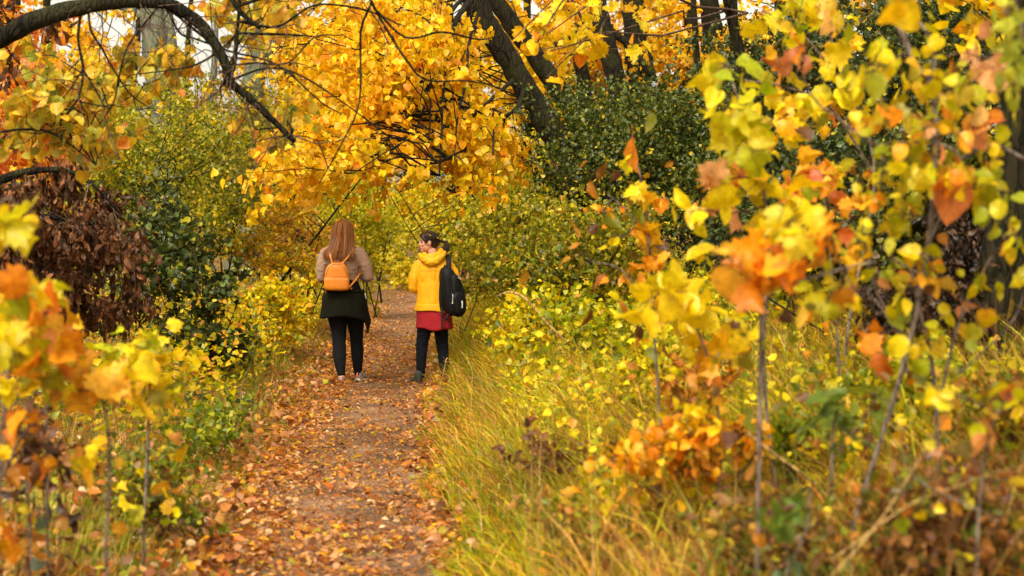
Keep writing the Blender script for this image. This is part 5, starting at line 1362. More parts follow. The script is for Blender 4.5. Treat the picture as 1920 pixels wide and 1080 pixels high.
def strands(name, guides, n_per, rad, spread, cols, parent, core=None, sides=4):
    """Locks of hair along guide curves."""
    V, F, C, off = [], [], [], 0
    if core is not None:
        Vc, Fc, cc = core
        V.append(Vc); F.append(Fc); C.append(np.repeat([cc], len(Vc), 0)); off = len(Vc)
    for g in guides:
        g = np.asarray(g, float)
        for _ in range(n_per):
            j = rng.normal(0, spread, 3); j2 = rng.normal(0, spread, 3)
            t = np.linspace(0, 1, len(g))[:, None]
            P = g + j * (0.4 + 0.6 * t) + j2 * t * t * 0.7 + rng.normal(0, spread * 0.1, g.shape)
            P4 = polyline(np.concatenate([P, np.full((len(P), 1), 1.0)], 1))
            tt = np.linspace(0, 1, len(P4))
            tb = Tubes(); tb.add(P4[:, :3], rad * rng.uniform(0.6, 1.3) * np.clip(1.1 - 0.75 * tt ** 2.5, 0.2, 1), sides)
            V.append(tb.V[0]); F.append(tb.F[0] + off); off += len(tb.V[0])
            c = pick_cols(1, cols, 0.3)[0]; C.append(np.repeat([c], len(tb.V[0]), 0))
    me = tri_mesh(name, np.concatenate(V), np.concatenate(F), np.concatenate(C), smooth=True)
    return new_obj(name, me, parent, M['hair'])


def shell(name, rings, mat, parent, thick=0.006, arc=(0, 2 * math.pi), nseg=48, fold=0.0, nf=9, hem=None):
    """Open cloth tube: rings = (cx, cy, z, rx, ry); hem(a) shifts the last ring in z."""
    closed = abs(arc[1] - arc[0] - 2 * math.pi) < 1e-3
    R = np.asarray(rings, float)
    D = polyline(np.concatenate([R[:, :3], R[:, 3:4]], 1)); D2 = polyline(np.concatenate([R[:, :3], R[:, 4:5]], 1))
    n = len(D)
    a = np.linspace(arc[0], arc[1], nseg + 1)[:(nseg if closed else nseg + 1)]
    m = len(a)
    t = np.linspace(0, 1, n)[:, None]
    w = 1 + fold * t * (np.sin(a * nf + 1.0)[None] * 0.6 + np.sin(a * (nf * 2 + 1) + 2)[None] * 0.4)
    X = D[:, 0:1] + D[:, 3:4] * np.cos(a)[None] * w; Y = D[:, 1:2] + D2[:, 3:4] * np.sin(a)[None] * w
    Z = np.repeat(D[:, 2:3], m, 1)
    if hem is not None: Z = Z + t ** 1.5 * np.array([hem(q) for q in a])[None]
    V = np.stack([X, Y, Z], -1).reshape(-1, 3)
    k = m if closed else m - 1
    i = np.arange(n - 1)[:, None] * m + np.arange(k)[None]; j = np.arange(n - 1)[:, None] * m + (np.arange(k)[None] + 1) % m
    F = np.concatenate([np.stack([i, j, j + m], -1).reshape(-1, 3), np.stack([i, j + m, i + m], -1).reshape(-1, 3)])
    o = new_obj(name, tri_mesh(name, V, F, smooth=True), parent, M[mat])
    s = o.modifiers.new('thickness', 'SOLIDIFY'); s.thickness = thick; s.offset = 0
    return o


def pad(name, outline, depth, mat, parent, mtx, power=4, layers=9, puff=0.0):
    """Rounded cushion-like body from an outline in the x-z plane; depth along y."""
    O = np.asarray(outline, float)
    P = np.vstack([O, O[:3]]); sm = []
    for i in range(len(O)):
        p0, p1, p2, p3 = O[i - 1], O[i], O[(i + 1) % len(O)], O[(i + 2) % len(O)]
        for t in (0, 0.25, 0.5, 0.75):
            sm.append(0.5 * (2 * p1 + (p2 - p0) * t + (2 * p0 - 5 * p1 + 4 * p2 - p3) * t * t + (3 * p1 - p0 - 3 * p2 + p3) * t ** 3))
    O = np.array(sm); c = O.mean(0); m = len(O)
    V = []
    ts = np.sin(np.linspace(-1, 1, layers) * math.pi / 2)
    for t in ts:
        s = (1 - abs(t) ** power) ** (1 / power) * 0.97 + 0.03
        s = max(s, 0.55) if abs(t) > 0.999 else s
        V.append(np.stack([c[0] + (O[:, 0] - c[0]) * s, np.full(m, t * depth / 2), c[1] + (O[:, 1] - c[1]) * s], -1))
    V.append(np.array([[c[0], -depth / 2 * (1.0 + puff), c[1]]])); V.append(np.array([[c[0], depth / 2, c[1]]]))
    V = np.concatenate(V)
    n = layers
    i = np.arange(n - 1)[:, None] * m + np.arange(m)[None]; j = np.arange(n - 1)[:, None] * m + (np.arange(m)[None] + 1) % m
    k = np.arange(m); k2 = (k + 1) % m
    F = np.concatenate([np.stack([i, j, j + m], -1).reshape(-1, 3), np.stack([i, j + m, i + m], -1).reshape(-1, 3),
                        np.stack([np.full(m, n * m), k2, k], -1), np.stack([np.full(m, n * m + 1), k + (n - 1) * m, k2 + (n - 1) * m], -1)])
    V = V @ np.asarray(mtx)[:3, :3].T + np.asarray(mtx)[:3, 3]
    return new_obj(name, tri_mesh(name, V, F, smooth=True), parent, M[mat])


def strap(name, pts, w, th, mat, parent, ref=(0, 1, 0)):
    """Flat band along pts: w wide across, th thick along ref."""
    b = Body(); b.chain(pts, [th / 2] * len(pts), [w / 2] * len(pts), ref=ref, sides=10)
    return new_obj(name, tri_mesh(name, b.V[0], b.F[0], smooth=True), parent, M[mat])


def frame(origin, yaw=0.0, pitch=0.0, roll=0.0):
    m = Matrix.Translation(Vector(origin)) @ Matrix.Rotation(yaw, 4, 'Z') @ Matrix.Rotation(pitch, 4, 'X') @ Matrix.Rotation(roll, 4, 'Y')
    return np.array(m)


def shoe(parent, heel, yaw, pitch, L, W, upper_mat, sole_mat, trim=None, high=0.0):
    """heel = point on the ground at the back of the heel; yaw 0 points to +Y; pitch > 0 lifts the heel."""
    R = frame(heel, yaw, -pitch)
    P = lambda x, y, z: (R @ np.array([x, y, z, 1]))[:3]
    rx, fy, uz = R[:3, 0], R[:3, 1], R[:3, 2]
    u = Body()
    u.chain([P(0, 0.045, 0.05), P(0, L * 0.35, 0.052), P(0, L * 0.62, 0.042), P(0, L * 0.84, 0.034)], [W * 0.36, W * 0.40, W * 0.47, W * 0.36], [0.042, 0.042, 0.032, 0.022], ref=rx)
    u.chain([P(0, 0.05, 0.045), P(0, 0.052, 0.075 + high)], [W * 0.36, W * 0.44], [0.040, 0.045], ref=rx)
    o = u.build('shoe_upper', upper_mat, parent, 0.007, 3)
    out = [(-0.34, 0.02), (-0.18, -0.02), (0.18, -0.02), (0.34, 0.02), (0.40, 0.3), (0.46, 0.62), (0.40, 0.85), (0.15, 1.0), (-0.12, 1.0), (-0.38, 0.85), (-0.50, 0.62), (-0.42, 0.3)]
    q = np.eye(4); q[:3, 0] = rx; q[:3, 2] = fy; q[:3, 1] = -uz; q[:3, 3] = P(0, 0, 0.014)
    s = pad('sole', [(x * W, y * L) for x, y in out], 0.030, sole_mat, o, q, 6, 5)
    if trim:
        strap('heel_tab', [P(0, -0.002, 0.03), P(0, -0.003, 0.06), P(0, 0.004, 0.09)], 0.016, 0.008, trim, o, ref=fy)
        for k in (-1, 1): strap('side_stripe', [P(k * W * 0.36, 0.05, 0.035), P(k * W * 0.40, 0.09, 0.06), P(k * W * 0.34, 0.13, 0.078)], 0.012, 0.006, trim, o, ref=rx)
    return o


# ---- walker in the taupe sweater (left)
YA = 20.32
gx = at(560 + 265 / 3.086, 443, YA)[0]
A0 = (gx, YA, float(ground_z(gx, YA)) - 0.008)
pA = thing('person', 'person walking away in a taupe sweater, long auburn hair, dark jacket tied round the hips', 'person', A0)
b = Body()
b.chain([(0.0, 0.02, 0.86), (-0.01, 0.0, 1.02), (-0.015, -0.005, 1.18), (-0.02, -0.01, 1.32), (-0.02, -0.005, 1.39)], [0.185, 0.145, 0.15, 0.155, 0.10], [0.125, 0.10, 0.105, 0.10, 0.07])
b.chain([(-0.02, 0, 1.38), (-0.02, 0.015, 1.47)], [0.05, 0.048])
hP, hA = head(b, (-0.012, 0.02, 1.548), (0.12, 1, 0.02))
b.chain([(0.155, 0, 1.335), (0.215, -0.03, 1.20), (0.245, -0.035, 1.09)], [0.052, 0.042, 0.036])
b.chain([(0.245, -0.035, 1.09), (0.20, 0.09, 1.085), (0.155, 0.17, 1.10)], [0.036, 0.030, 0.022])
hand(b, (0.155, 0.17, 1.10), (-0.6, 0.55, 0.25), (0.3, 0.2, 1), 0.95, 1.0, 1)
b.chain([(-0.195, 0, 1.335), (-0.235, -0.03, 1.20), (-0.245, -0.03, 1.08)], [0.052, 0.042, 0.036])
b.chain([(-0.245, -0.03, 1.08), (-0.21, 0.10, 1.085), (-0.17, 0.19, 1.10)], [0.036, 0.030, 0.022])
hand(b, (-0.17, 0.19, 1.10), (0.6, 0.55, 0.25), (-0.3, 0.2, 1), 0.95, 1.0, -1)
b.chain([(-0.085, 0.01, 0.86), (-0.065, 0.0, 0.66), (-0.055, -0.02, 0.43), (-0.040, -0.10, 0.26), (-0.020, -0.17, 0.09)], [0.085, 0.065, 0.045, 0.042, 0.030])
b.chain([(0.090, 0.02, 0.86), (0.100, 0.08, 0.66), (0.112, 0.13, 0.43), (0.118, 0.14, 0.26), (0.122, 0.15, 0.09)], [0.085, 0.065, 0.045, 0.042, 0.030])
b.chain([(-0.020, -0.17, 0.09), (-0.02, -0.12, 0.045), (-0.02, -0.03, 0.03)], [0.034, 0.034, 0.026])
b.chain([(0.122, 0.15, 0.09), (0.13, 0.19, 0.05), (0.145, 0.25, 0.045)], [0.034, 0.034, 0.026])
bodyA = b.build('body', 'skin', pA, 0.007, 3)
face_bits(bodyA, hP, hA)
b = Body()
b.chain([(-0.018, 0.005, 1.065), (-0.020, 0.0, 1.12), (-0.020, -0.005, 1.24), (-0.022, -0.008, 1.335), (-0.02, -0.005, 1.395)], [0.168, 0.165, 0.175, 0.178, 0.095], [0.118, 0.118, 0.128, 0.112, 0.075])
b.chain([(-0.02, 0, 1.39), (-0.02, 0.01, 1.43)], [0.066, 0.060])
b.chain([(0.135, 0, 1.335), (0.175, -0.008, 1.29), (0.225, -0.032, 1.19), (0.252, -0.035, 1.085)], [0.070, 0.070, 0.060, 0.048])
b.chain([(0.252, -0.035, 1.085), (0.205, 0.09, 1.085), (0.165, 0.155, 1.10)], [0.048, 0.042, 0.034])
b.chain([(-0.175, 0, 1.335), (-0.205, -0.008, 1.29), (-0.228, -0.03, 1.19), (-0.238, -0.03, 1.085)], [0.070, 0.068, 0.058, 0.048])
b.chain([(-0.238, -0.03, 1.085), (-0.21, 0.10, 1.085), (-0.175, 0.17, 1.10)], [0.048, 0.042, 0.034])
b.build('sweater', 'sweater', pA, 0.008, 2, (0.006, 8, 18))
b = Body()
b.chain([(0.0, 0.015, 0.80), (-0.005, 0.01, 0.92), (-0.01, 0.0, 1.02), (-0.015, 0.0, 1.08)], [0.205, 0.185, 0.158, 0.150], [0.15, 0.135, 0.115, 0.108])
b.chain([(-0.088, 0.0, 0.82), (-0.070, 0.0, 0.66), (-0.060, -0.005, 0.54), (-0.055, -0.02, 0.42), (-0.048, -0.07, 0.31), (-0.038, -0.12, 0.22), (-0.022, -0.165, 0.11)], [0.118, 0.100, 0.080, 0.069, 0.070, 0.060, 0.041])
b.chain([(0.095, 0.02, 0.82), (0.102, 0.08, 0.66), (0.108, 0.11, 0.54), (0.113, 0.13, 0.42), (0.118, 0.125, 0.31), (0.12, 0.135, 0.22), (0.122, 0.15, 0.10)], [0.118, 0.098, 0.078, 0.067, 0.066, 0.056, 0.040])
b.build('leggings', 'black', pA, 0.009, 3, (0.003, 14, 30))


def hemA(a):
    x = math.cos(a)
    return -0.035 * max(0, x) ** 2 - 0.13 * max(0, 1 - abs(a - 5.95) / 0.28) * 1.0 + 0.008 * math.sin(a * 3) + 0.015 * max(0, -math.sin(a)) * (1 - x * x)


j = shell('tied_jacket', [(-0.01, 0, 0.965, 0.185, 0.140), (-0.008, 0, 0.93, 0.205, 0.155), (-0.005, -0.005, 0.88, 0.222, 0.172), (0.0, -0.01, 0.79, 0.232, 0.185), (0.003, -0.01, 0.675, 0.258, 0.20)], 'olive', pA, 0.010,
          (math.pi * 0.62, math.pi * 2.30), 72, 0.035, 7, hemA)
b = Body(); ring = [(0.19 * math.cos(a) - 0.01, 0.148 * math.sin(a), 0.955 - 0.012 * math.cos(a)) for a in np.linspace(math.pi * 0.6, math.pi * 2.4, 22)]
b.chain(ring, [0.018] * 22, [0.026] * 22, ref=(0, 0, 1))
b.chain([(0.03, 0.155, 0.95), (0.04, 0.18, 0.84), (0.05, 0.17, 0.70)], [0.03, 0.04, 0.035], [0.015, 0.015, 0.012])
b.chain([(-0.04, 0.155, 0.95), (-0.05, 0.18, 0.84), (-0.06, 0.17, 0.72)], [0.03, 0.04, 0.035], [0.015, 0.015, 0.012])
b.build('jacket_sleeves', 'olive', j, 0.010, 2, (0.004, 12, 12))
strap('zip_pull', [(0.215, -0.09, 0.925), (0.222, -0.092, 0.90), (0.226, -0.092, 0.875)], 0.010, 0.005, 'metal', j)
shoe(pA, (-0.018, -0.225, 0.0), 0.02, 0.10, 0.25, 0.090, 'shoe', 'white', 'coral')
shoe(pA, (0.118, 0.105, 0.02), -0.32, 0.06, 0.25, 0.090, 'shoe', 'white', 'coral')
# hair: cap and curtain of long locks
AUB = [(4, (0.24, 0.082, 0.018)), (3, (0.38, 0.145, 0.034)), (3, (0.09, 0.028, 0.007)), (1.2, (0.58, 0.27, 0.08))]
hb = Body()
hb.ball((-0.012, 0.005, 1.575), (0.088, 0.102, 0.098))
hb.chain([(-0.012, -0.045, 1.60), (-0.018, -0.065, 1.50), (-0.03, -0.095, 1.40), (-0.042, -0.125, 1.31), (-0.045, -0.13, 1.27)], [0.082, 0.092, 0.105, 0.128, 0.118], [0.05, 0.05, 0.036, 0.022, 0.014])
hb.chain([(-0.075, 0.03, 1.56), (-0.09, 0.0, 1.46), (-0.10, -0.04, 1.38)], [0.03, 0.03, 0.03])
hb.chain([(0.06, 0.03, 1.56), (0.075, 0.0, 1.46), (0.08, -0.04, 1.38)], [0.03, 0.03, 0.025])
core = hb.build('hair_core', 'hair', pA, 0.010, 2)
cm = core.data; cm.calc_loop_triangles()
Vc = np.empty(len(cm.vertices) * 3); cm.vertices.foreach_get('co', Vc); Fc = np.empty(len(cm.loop_triangles) * 3, np.int32); cm.loop_triangles.foreach_get('vertices', Fc)
bpy.data.objects.remove(core)
gd = []
for u_ in np.linspace(-1, 1, 40):
    a = u_ * 1.75
    sx, cy_ = math.sin(a), -math.cos(a)
    top = (-0.010 + 0.03 * sx, 0.0 + 0.02 * cy_, 1.672)
    L_ = 1.262 + 0.05 * rng.random() + 0.06 * max(0, abs(u_) - 0.6)
    gd.append([top, (-0.012 + 0.078 * sx, 0.005 + 0.088 * cy_, 1.635), (-0.012 + 0.096 * sx, 0.0 + 0.108 * cy_, 1.56), (-0.016 + 0.102 * sx, -0.015 + 0.100 * cy_, 1.48), (-0.028 + 0.118 * sx, -0.05 + 0.085 * cy_, 1.39), (-0.042 + 0.142 * sx, -0.09 + 0.055 * cy_, L_ + 0.03), (-0.045 + 0.150 * sx, -0.10 + 0.05 * cy_, L_ - 0.005)])
strands('hair', gd, 16, 0.0027, 0.0085, AUB, pA, (Vc.reshape(-1, 3), Fc.reshape(-1, 3), (0.11, 0.037, 0.013)))

# ---- small cognac leather backpack on the first walker
tB = thing('backpack', 'small cognac orange leather backpack on the back of the person in the taupe sweater', 'backpack', (A0[0] - 0.06, A0[1] - 0.17, A0[2] + 0.96))
off = np.array([0.06, 0.17, -0.96])
fr = frame(np.array([-0.062, -0.185, 1.100]) + off, 0, 0.03)
bag = pad('bag', [(-0.112, -0.135), (0, -0.143), (0.112, -0.135), (0.126, -0.09), (0.122, 0.0), (0.108, 0.075), (0.07, 0.128), (0, 0.143), (-0.07, 0.128), (-0.108, 0.075), (-0.122, 0.0), (-0.126, -0.09)], 0.11, 'leather', tB, fr, 5)
fr2 = frame(np.array([-0.062, -0.235, 1.035]) + off, 0, 0.05)
pad('front_pocket', [(-0.114, -0.062), (0, -0.070), (0.114, -0.062), (0.124, 0.0), (0.118, 0.052), (0.05, 0.058), (-0.05, 0.058), (-0.118, 0.052), (-0.124, 0.0)], 0.055, 'leather', bag, fr2, 5)
fo = lambda x, y, z: tuple(np.array([x, y, z]) + off)
strap('zipper', [fo(-0.062 + 0.106 * math.cos(a), -0.236, 1.10 + (0.130 if math.sin(a) > 0 else 0.02) * math.sin(a)) for a in np.linspace(0.1, math.pi - 0.1, 14)], 0.007, 0.007, 'leather_dark', bag)
strap('pocket_edge', [fo(-0.178, -0.238, 1.094), fo(-0.12, -0.262, 1.098), fo(-0.062, -0.266, 1.098), fo(0.0, -0.262, 1.098), fo(0.054, -0.238, 1.094)], 0.006, 0.005, 'leather_dark', bag)
strap('handle', [fo(-0.09, -0.20, 1.240), fo(-0.08, -0.20, 1.262), fo(-0.045, -0.20, 1.262), fo(-0.035, -0.20, 1.240)], 0.009, 0.007, 'leather_dark', tB)
strap('shoulder_strap', [fo(-0.105, -0.165, 1.225), fo(-0.13, -0.15, 1.30), fo(-0.14, -0.10, 1.37), fo(-0.14, 0.0, 1.405), fo(-0.15, 0.11, 1.33), fo(-0.17, 0.135, 1.20), fo(-0.205, 0.02, 1.09), fo(-0.185, -0.12, 1.02), fo(-0.175, -0.18, 0.99)], 0.017, 0.006, 'leather', tB)
strap('shoulder_strap', [fo(-0.02, -0.165, 1.225), fo(0.04, -0.15, 1.29), fo(0.085, -0.10, 1.37), fo(0.10, 0.0, 1.405), fo(0.12, 0.11, 1.33), fo(0.14, 0.135, 1.20), fo(0.158, 0.02, 1.14), fo(0.125, -0.12, 1.07), fo(0.06, -0.19, 0.99)], 0.017, 0.006, 'leather', tB)
strap('strap_tail', [fo(0.062, -0.20, 0.99), fo(0.085, -0.21, 0.975), (fo(0.092, -0.21, 0.99))], 0.012, 0.004, 'leather_dark', tB)
strap('strap_tail', [fo(-0.172, -0.20, 0.985), fo(-0.178, -0.205, 0.955), fo(-0.172, -0.205, 0.935)], 0.012, 0.004, 'leather_dark', tB)

# ---- walker in the yellow jacket (right)
YB = 20.3
gx = at(560 + 780 / 3.086, 443, YB)[0]
B0 = (gx, YB, float(ground_z(gx, YB)) - 0.008)
pB = thing('person', 'person in a hooded yellow jacket over a red tunic, dark ponytail, looking left', 'person', B0)
b = Body()
b.chain([(0.0, 0.02, 0.80), (0.0, 0.0, 0.94), (0.0, 0.0, 1.08), (0.005, -0.005, 1.20), (0.0, 0.0, 1.28)], [0.155, 0.125, 0.135, 0.14, 0.09], [0.11, 0.09, 0.095, 0.09, 0.065])
b.chain([(0.0, 0.0, 1.26), (-0.015, 0.01, 1.36)], [0.046, 0.045])
hP, hA = head(b, (-0.052, 0.01, 1.445), (-1, -0.16, -0.02), s=0.93)
b.chain([(-0.155, 0, 1.225), (-0.195, -0.03, 1.08), (-0.212, -0.02, 0.985)], [0.045, 0.038, 0.034])
b.chain([(-0.212, -0.02, 0.985), (-0.17, 0.10, 0.96), (-0.11, 0.20, 0.985)], [0.034, 0.028, 0.022])
hand(b, (-0.11, 0.20, 0.985), (0.6, 0.6, 0.2), (-0.3, 0.2, 1), 0.92, 1.0, -1)
b.chain([(0.155, 0, 1.225), (0.215, 0.0, 1.10), (0.235, 0.04, 0.98)], [0.045, 0.038, 0.034])
b.chain([(0.235, 0.04, 0.98), (0.21, 0.13, 1.03), (0.17, 0.17, 1.12)], [0.034, 0.028, 0.022])
hand(b, (0.17, 0.17, 1.12), (-0.2, 0.2, 1), (0.4, 1, 0.1), 0.92, 1.1, 1)
b.chain([(-0.085, 0, 0.80), (-0.10, 0.0, 0.58), (-0.118, 0.01, 0.41), (-0.128, -0.01, 0.24), (-0.134, -0.02, 0.08)], [0.088, 0.070, 0.048, 0.042, 0.030])
b.chain([(0.075, 0, 0.80), (0.075, 0.03, 0.58), (0.085, 0.07, 0.41), (0.102, 0.06, 0.24), (0.116, 0.06, 0.08)], [0.088, 0.070, 0.048, 0.042, 0.030])
b.chain([(-0.134, -0.02, 0.08), (-0.16, 0.0, 0.045), (-0.20, 0.06, 0.035)], [0.032, 0.032, 0.026])
b.chain([(0.116, 0.06, 0.08), (0.13, 0.09, 0.04), (0.15, 0.17, 0.03)], [0.032, 0.032, 0.026])
bodyB = b.build('body', 'skin', pB, 0.006, 2)
face_bits(bodyB, hP, hA, 0.93)
b = Body()
b.chain([(-0.005, 0.0, 0.775), (-0.003, 0.0, 0.86), (0.0, 0.0, 1.00), (0.0, -0.005, 1.13), (0.0, -0.005, 1.215), (0.0, 0.0, 1.275)], [0.178, 0.174, 0.166, 0.165, 0.150, 0.085], [0.130, 0.128, 0.122, 0.118, 0.105, 0.07])
b.chain([(-0.115, 0, 1.225), (-0.158, -0.006, 1.185), (-0.195, -0.022, 1.08), (-0.208, -0.02, 0.985)], [0.062, 0.064, 0.058, 0.050])
b.chain([(-0.208, -0.02, 0.985), (-0.165, 0.10, 0.965), (-0.12, 0.185, 0.985)], [0.052, 0.046, 0.040])
b.chain([(0.115, 0, 1.225), (0.165, 0.0, 1.185), (0.212, 0.0, 1.10), (0.235, 0.04, 0.98)], [0.062, 0.062, 0.056, 0.050])
b.chain([(0.235, 0.04, 0.98), (0.21, 0.13, 1.03), (0.175, 0.165, 1.10)], [0.050, 0.044, 0.038])
jk = b.build('jacket', 'yellow', pB, 0.008, 2, (0.0065, 13, 4.5))
b = Body()
b.chain([(0.10 * math.cos(a) - 0.02, 0.085 * math.sin(a), 1.318 + 0.03 * math.cos(a) + 0.024 * math.sin(a)) for a in np.linspace(0, 2 * math.pi, 17)], [0.034] * 17, [0.036] * 17, ref=(0, 0, 1))
b.chain([(-0.13, -0.035, 1.315), (-0.085, -0.095, 1.270), (-0.01, -0.125, 1.248), (0.065, -0.10, 1.280), (0.11, -0.04, 1.335)], [0.026, 0.040, 0.048, 0.040, 0.026], [0.030, 0.034, 0.034, 0.032, 0.028], ref=(0, 0, 1))
b.chain([(-0.10, -0.07, 1.335), (-0.04, -0.115, 1.305), (0.04, -0.105, 1.32), (0.09, -0.06, 1.36)], [0.018, 0.022, 0.022, 0.018], ref=(0, 0, 1))
b.build('hood', 'yellow', jk, 0.008, 2, (0.006, 14, 16))
shell('jacket_hem', [(-0.003, 0, 0.82, 0.176, 0.130), (-0.004, 0, 0.79, 0.180, 0.134), (-0.005, 0.0, 0.745, 0.186, 0.138)], 'yellow', jk, 0.008, fold=0.02, nf=6, hem=lambda a: -0.012 * math.cos(a) + 0.008 * math.sin(3 * a))
strap('seam', [(-0.135, -0.085, 1.168), (-0.07, -0.119, 1.166), (0.0, -0.126, 1.165), (0.08, -0.119, 1.166), (0.135, -0.085, 1.168)], 0.004, 0.004, 'yellow', jk)
shell('tunic', [(0.0, 0, 0.84, 0.160, 0.115), (0.0, 0, 0.76, 0.172, 0.125), (0.002, 0, 0.66, 0.180, 0.135), (0.004, 0.0, 0.565, 0.188, 0.142)], 'red', pB, 0.005, fold=0.055, nf=5, hem=lambda a: 0.012 * math.sin(a * 2 + 1) + 0.008 * math.sin(a * 5))
b = Body()
b.chain([(0, 0.0, 0.64), (0, 0.0, 0.78)], [0.150, 0.145], [0.115, 0.105])
b.chain([(-0.080, 0, 0.72), (-0.092, 0.0, 0.58), (-0.108, 0.008, 0.47), (-0.118, 0.01, 0.40), (-0.126, -0.003, 0.26), (-0.134, -0.02, 0.095)], [0.095, 0.080, 0.066, 0.062, 0.055, 0.045])
b.chain([(0.078, 0, 0.72), (0.076, 0.03, 0.58), (0.080, 0.058, 0.47), (0.086, 0.07, 0.40), (0.102, 0.06, 0.26), (0.115, 0.058, 0.10)], [0.095, 0.080, 0.068, 0.064, 0.056, 0.048])
b.build('jeans', 'denim', pB, 0.008, 2, (0.006, 12, 34))
shoe(pB, (-0.125, -0.085, 0.0), 0.55, 0.02, 0.25, 0.095, 'boot', 'bootsole', None, 0.03)
shoe(pB, (0.108, 0.0, 0.0), -0.25, 0.03, 0.25, 0.095, 'boot', 'bootsole', None, 0.03)
# hair with ponytail
DKB = [(4, (0.022, 0.010, 0.007)), (2, (0.045, 0.018, 0.010)), (1, (0.080, 0.032, 0.016))]
hb = Body()
f_, r_, u_ = hA[1], hA[0], hA[2]
hb.ball(hP(0, -0.022, 0.038), (0.078, 0.088, 0.084), hA)
hb.ball(hP(0, -0.055, 0.0), (0.068, 0.060, 0.066), hA)
hb.ball(hP(0, 0.045, 0.075), (0.058, 0.042, 0.034), hA)
hb.chain([hP(0.05, 0.066, 0.06), hP(0.068, 0.05, 0.03), hP(0.074, 0.035, -0.002)], [0.016, 0.014, 0.008])
hb.chain([hP(-0.05, 0.066, 0.06), hP(-0.068, 0.05, 0.03), hP(-0.074, 0.035, -0.002)], [0.016, 0.014, 0.008])
core = hb.build('hair_core', 'hair', pB, 0.008, 2)
cm = core.data; cm.calc_loop_triangles()
Vc = np.empty(len(cm.vertices) * 3); cm.vertices.foreach_get('co', Vc); Fc = np.empty(len(cm.loop_triangles) * 3, np.int32); cm.loop_triangles.foreach_get('vertices', Fc)
bpy.data.objects.remove(core)
gd = []
for a in np.linspace(-1.5, 1.5, 22):
    sx, cz = math.sin(a), math.cos(a)
    gd.append([hP(0.04 * sx, 0.085, 0.055 + 0.030 * cz), hP(0.066 * sx, 0.045, 0.04 + 0.078 * cz), hP(0.082 * sx, -0.02, 0.035 + 0.088 * cz), hP(0.062 * sx, -0.085, 0.015 + 0.065 * cz), hP(0.02 * sx, -0.118, 0.012 + 0.015 * cz)])
for k in range(14):
    q = rng.normal(0, 0.008, 3)
    gd.append([tuple(np.array(hP(0, -0.112, 0.012)) + q * 0.4), (0.088 + q[0], 0.02 + q[1], 1.462 + q[2]), (0.116 + q[0], 0.015 + q[1], 1.452 + q[2]), (0.130 + q[0] * 1.5, 0.01 + q[1], 1.415 + q[2]), (0.122 + q[0] * 2, 0.005 + q[1], 1.375), (0.098 + q[0] * 2, 0.0 + q[1], 1.350)])
strands('hair', gd, 12, 0.0028, 0.0048, DKB, pB, (Vc.reshape(-1, 3), Fc.reshape(-1, 3), (0.020, 0.009, 0.006)))

# ---- black backpack on the right shoulder of the second walker
tC = thing('backpack', 'large black nylon backpack slung on the right shoulder of the person in yellow', 'backpack', (B0[0] + 0.21, B0[1] - 0.16, B0[2] + 0.68))
off = np.array([-0.21, 0.16, -0.68])
fo = lambda x, y, z: tuple(np.array([x, y, z]) + off)
fr = frame(np.array([0.185, -0.175, 0.955]) + off, 0.35, 0, -0.16)
bag = pad('bag', [(-0.075, -0.22), (-0.02, -0.255), (0.05, -0.245), (0.095, -0.19), (0.105, -0.08), (0.09, 0.06), (0.055, 0.18), (0.01, 0.245), (-0.05, 0.245), (-0.085, 0.18), (-0.095, 0.0), (-0.092, -0.14)], 0.20, 'nylon', tC, fr, 4)
fr = frame(np.array([0.235, -0.235, 0.925]) + off, 0.62, 0, -0.17)
pk = pad('front_pocket', [(-0.060, -0.20), (0.0, -0.235), (0.06, -0.20), (0.085, -0.10), (0.08, 0.04), (0.045, 0.17), (0.0, 0.205), (-0.045, 0.17), (-0.07, 0.03), (-0.075, -0.10)], 0.13, 'nylon', tC, fr, 4)
fr = frame(np.array([0.262, -0.288, 0.865]) + off, 0.62, 0, -0.17)
pad('lower_pocket', [(-0.05, -0.12), (0.0, -0.145), (0.055, -0.12), (0.07, -0.04), (0.06, 0.06), (0.0, 0.085), (-0.055, 0.06), (-0.06, -0.03)], 0.07, 'nylon', pk, fr, 4)
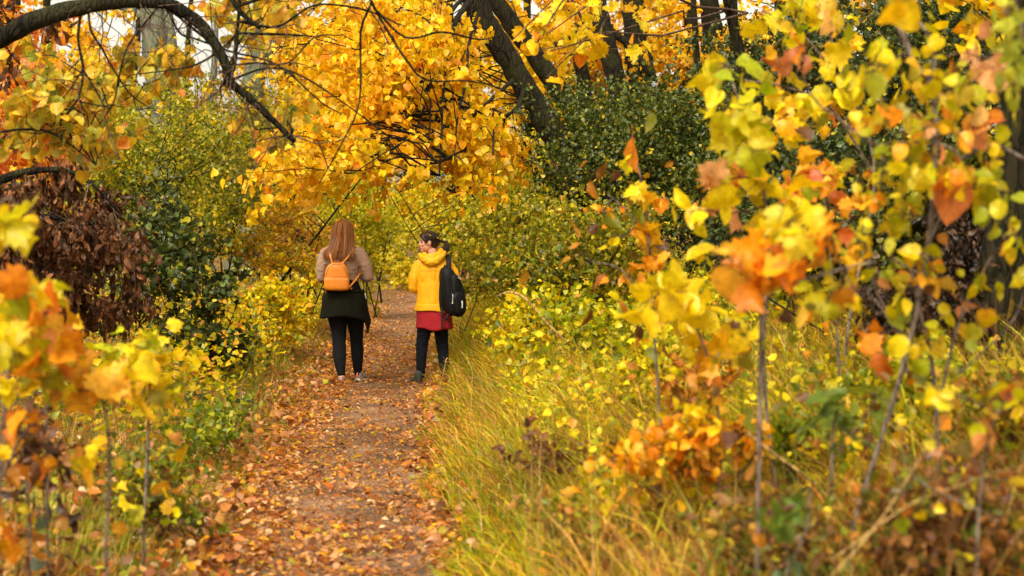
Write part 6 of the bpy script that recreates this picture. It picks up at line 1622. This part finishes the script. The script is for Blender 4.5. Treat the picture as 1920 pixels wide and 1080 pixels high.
strap('zipper', [fo(0.155, -0.285, 1.18), fo(0.170, -0.305, 1.10), fo(0.185, -0.315, 1.00), fo(0.20, -0.325, 0.92)], 0.006, 0.005, 'nylon_grey', pk)
strap('zip_pull', [fo(0.205, -0.33, 0.925), fo(0.208, -0.333, 0.90), fo(0.204, -0.333, 0.87), fo(0.206, -0.334, 0.85)], 0.008, 0.005, 'metal', pk)
strap('zip_pull', [fo(0.202, -0.333, 0.842), fo(0.203, -0.334, 0.832)], 0.013, 0.006, 'white', pk)
# small white cross-shaped emblem and a pale reflective tab
for s_ in ([(0.262, 1.106), (0.278, 1.082)], [(0.258, 1.088), (0.282, 1.100)]):
    strap('emblem', [fo(s_[0][0], -0.318, s_[0][1]), fo(s_[1][0], -0.318, s_[1][1])], 0.007, 0.004, 'white', pk)
strap('reflective_tab', [fo(0.298, -0.335, 0.86), fo(0.302, -0.338, 0.83), fo(0.300, -0.336, 0.79)], 0.014, 0.005, 'metal', pk)
strap('shoulder_strap', [fo(0.155, -0.14, 1.17), fo(0.160, -0.12, 1.25), fo(0.150, -0.06, 1.295), fo(0.145, 0.02, 1.29), fo(0.155, 0.10, 1.22), fo(0.17, 0.12, 1.08), fo(0.18, 0.06, 0.92), fo(0.15, -0.10, 0.80)], 0.055, 0.016, 'nylon', tC)
strap('shoulder_strap', [fo(0.13, -0.20, 1.16), fo(0.100, -0.20, 1.10), fo(0.085, -0.19, 0.98), fo(0.085, -0.18, 0.84), fo(0.095, -0.17, 0.76)], 0.045, 0.016, 'nylon', tC)
strap('strap_tail', [fo(0.090, -0.18, 0.80), fo(0.092, -0.185, 0.72), fo(0.090, -0.185, 0.62), fo(0.093, -0.185, 0.575)], 0.018, 0.005, 'nylon_grey', tC)
strap('strap_tail', [fo(0.16, -0.20, 0.74), fo(0.14, -0.205, 0.68), fo(0.125, -0.20, 0.65)], 0.022, 0.005, 'nylon_grey', tC)
strap('carry_loop', [fo(0.135, -0.18, 1.195), fo(0.118, -0.185, 1.215), fo(0.122, -0.19, 1.185)], 0.014, 0.006, 'nylon_grey', tC)
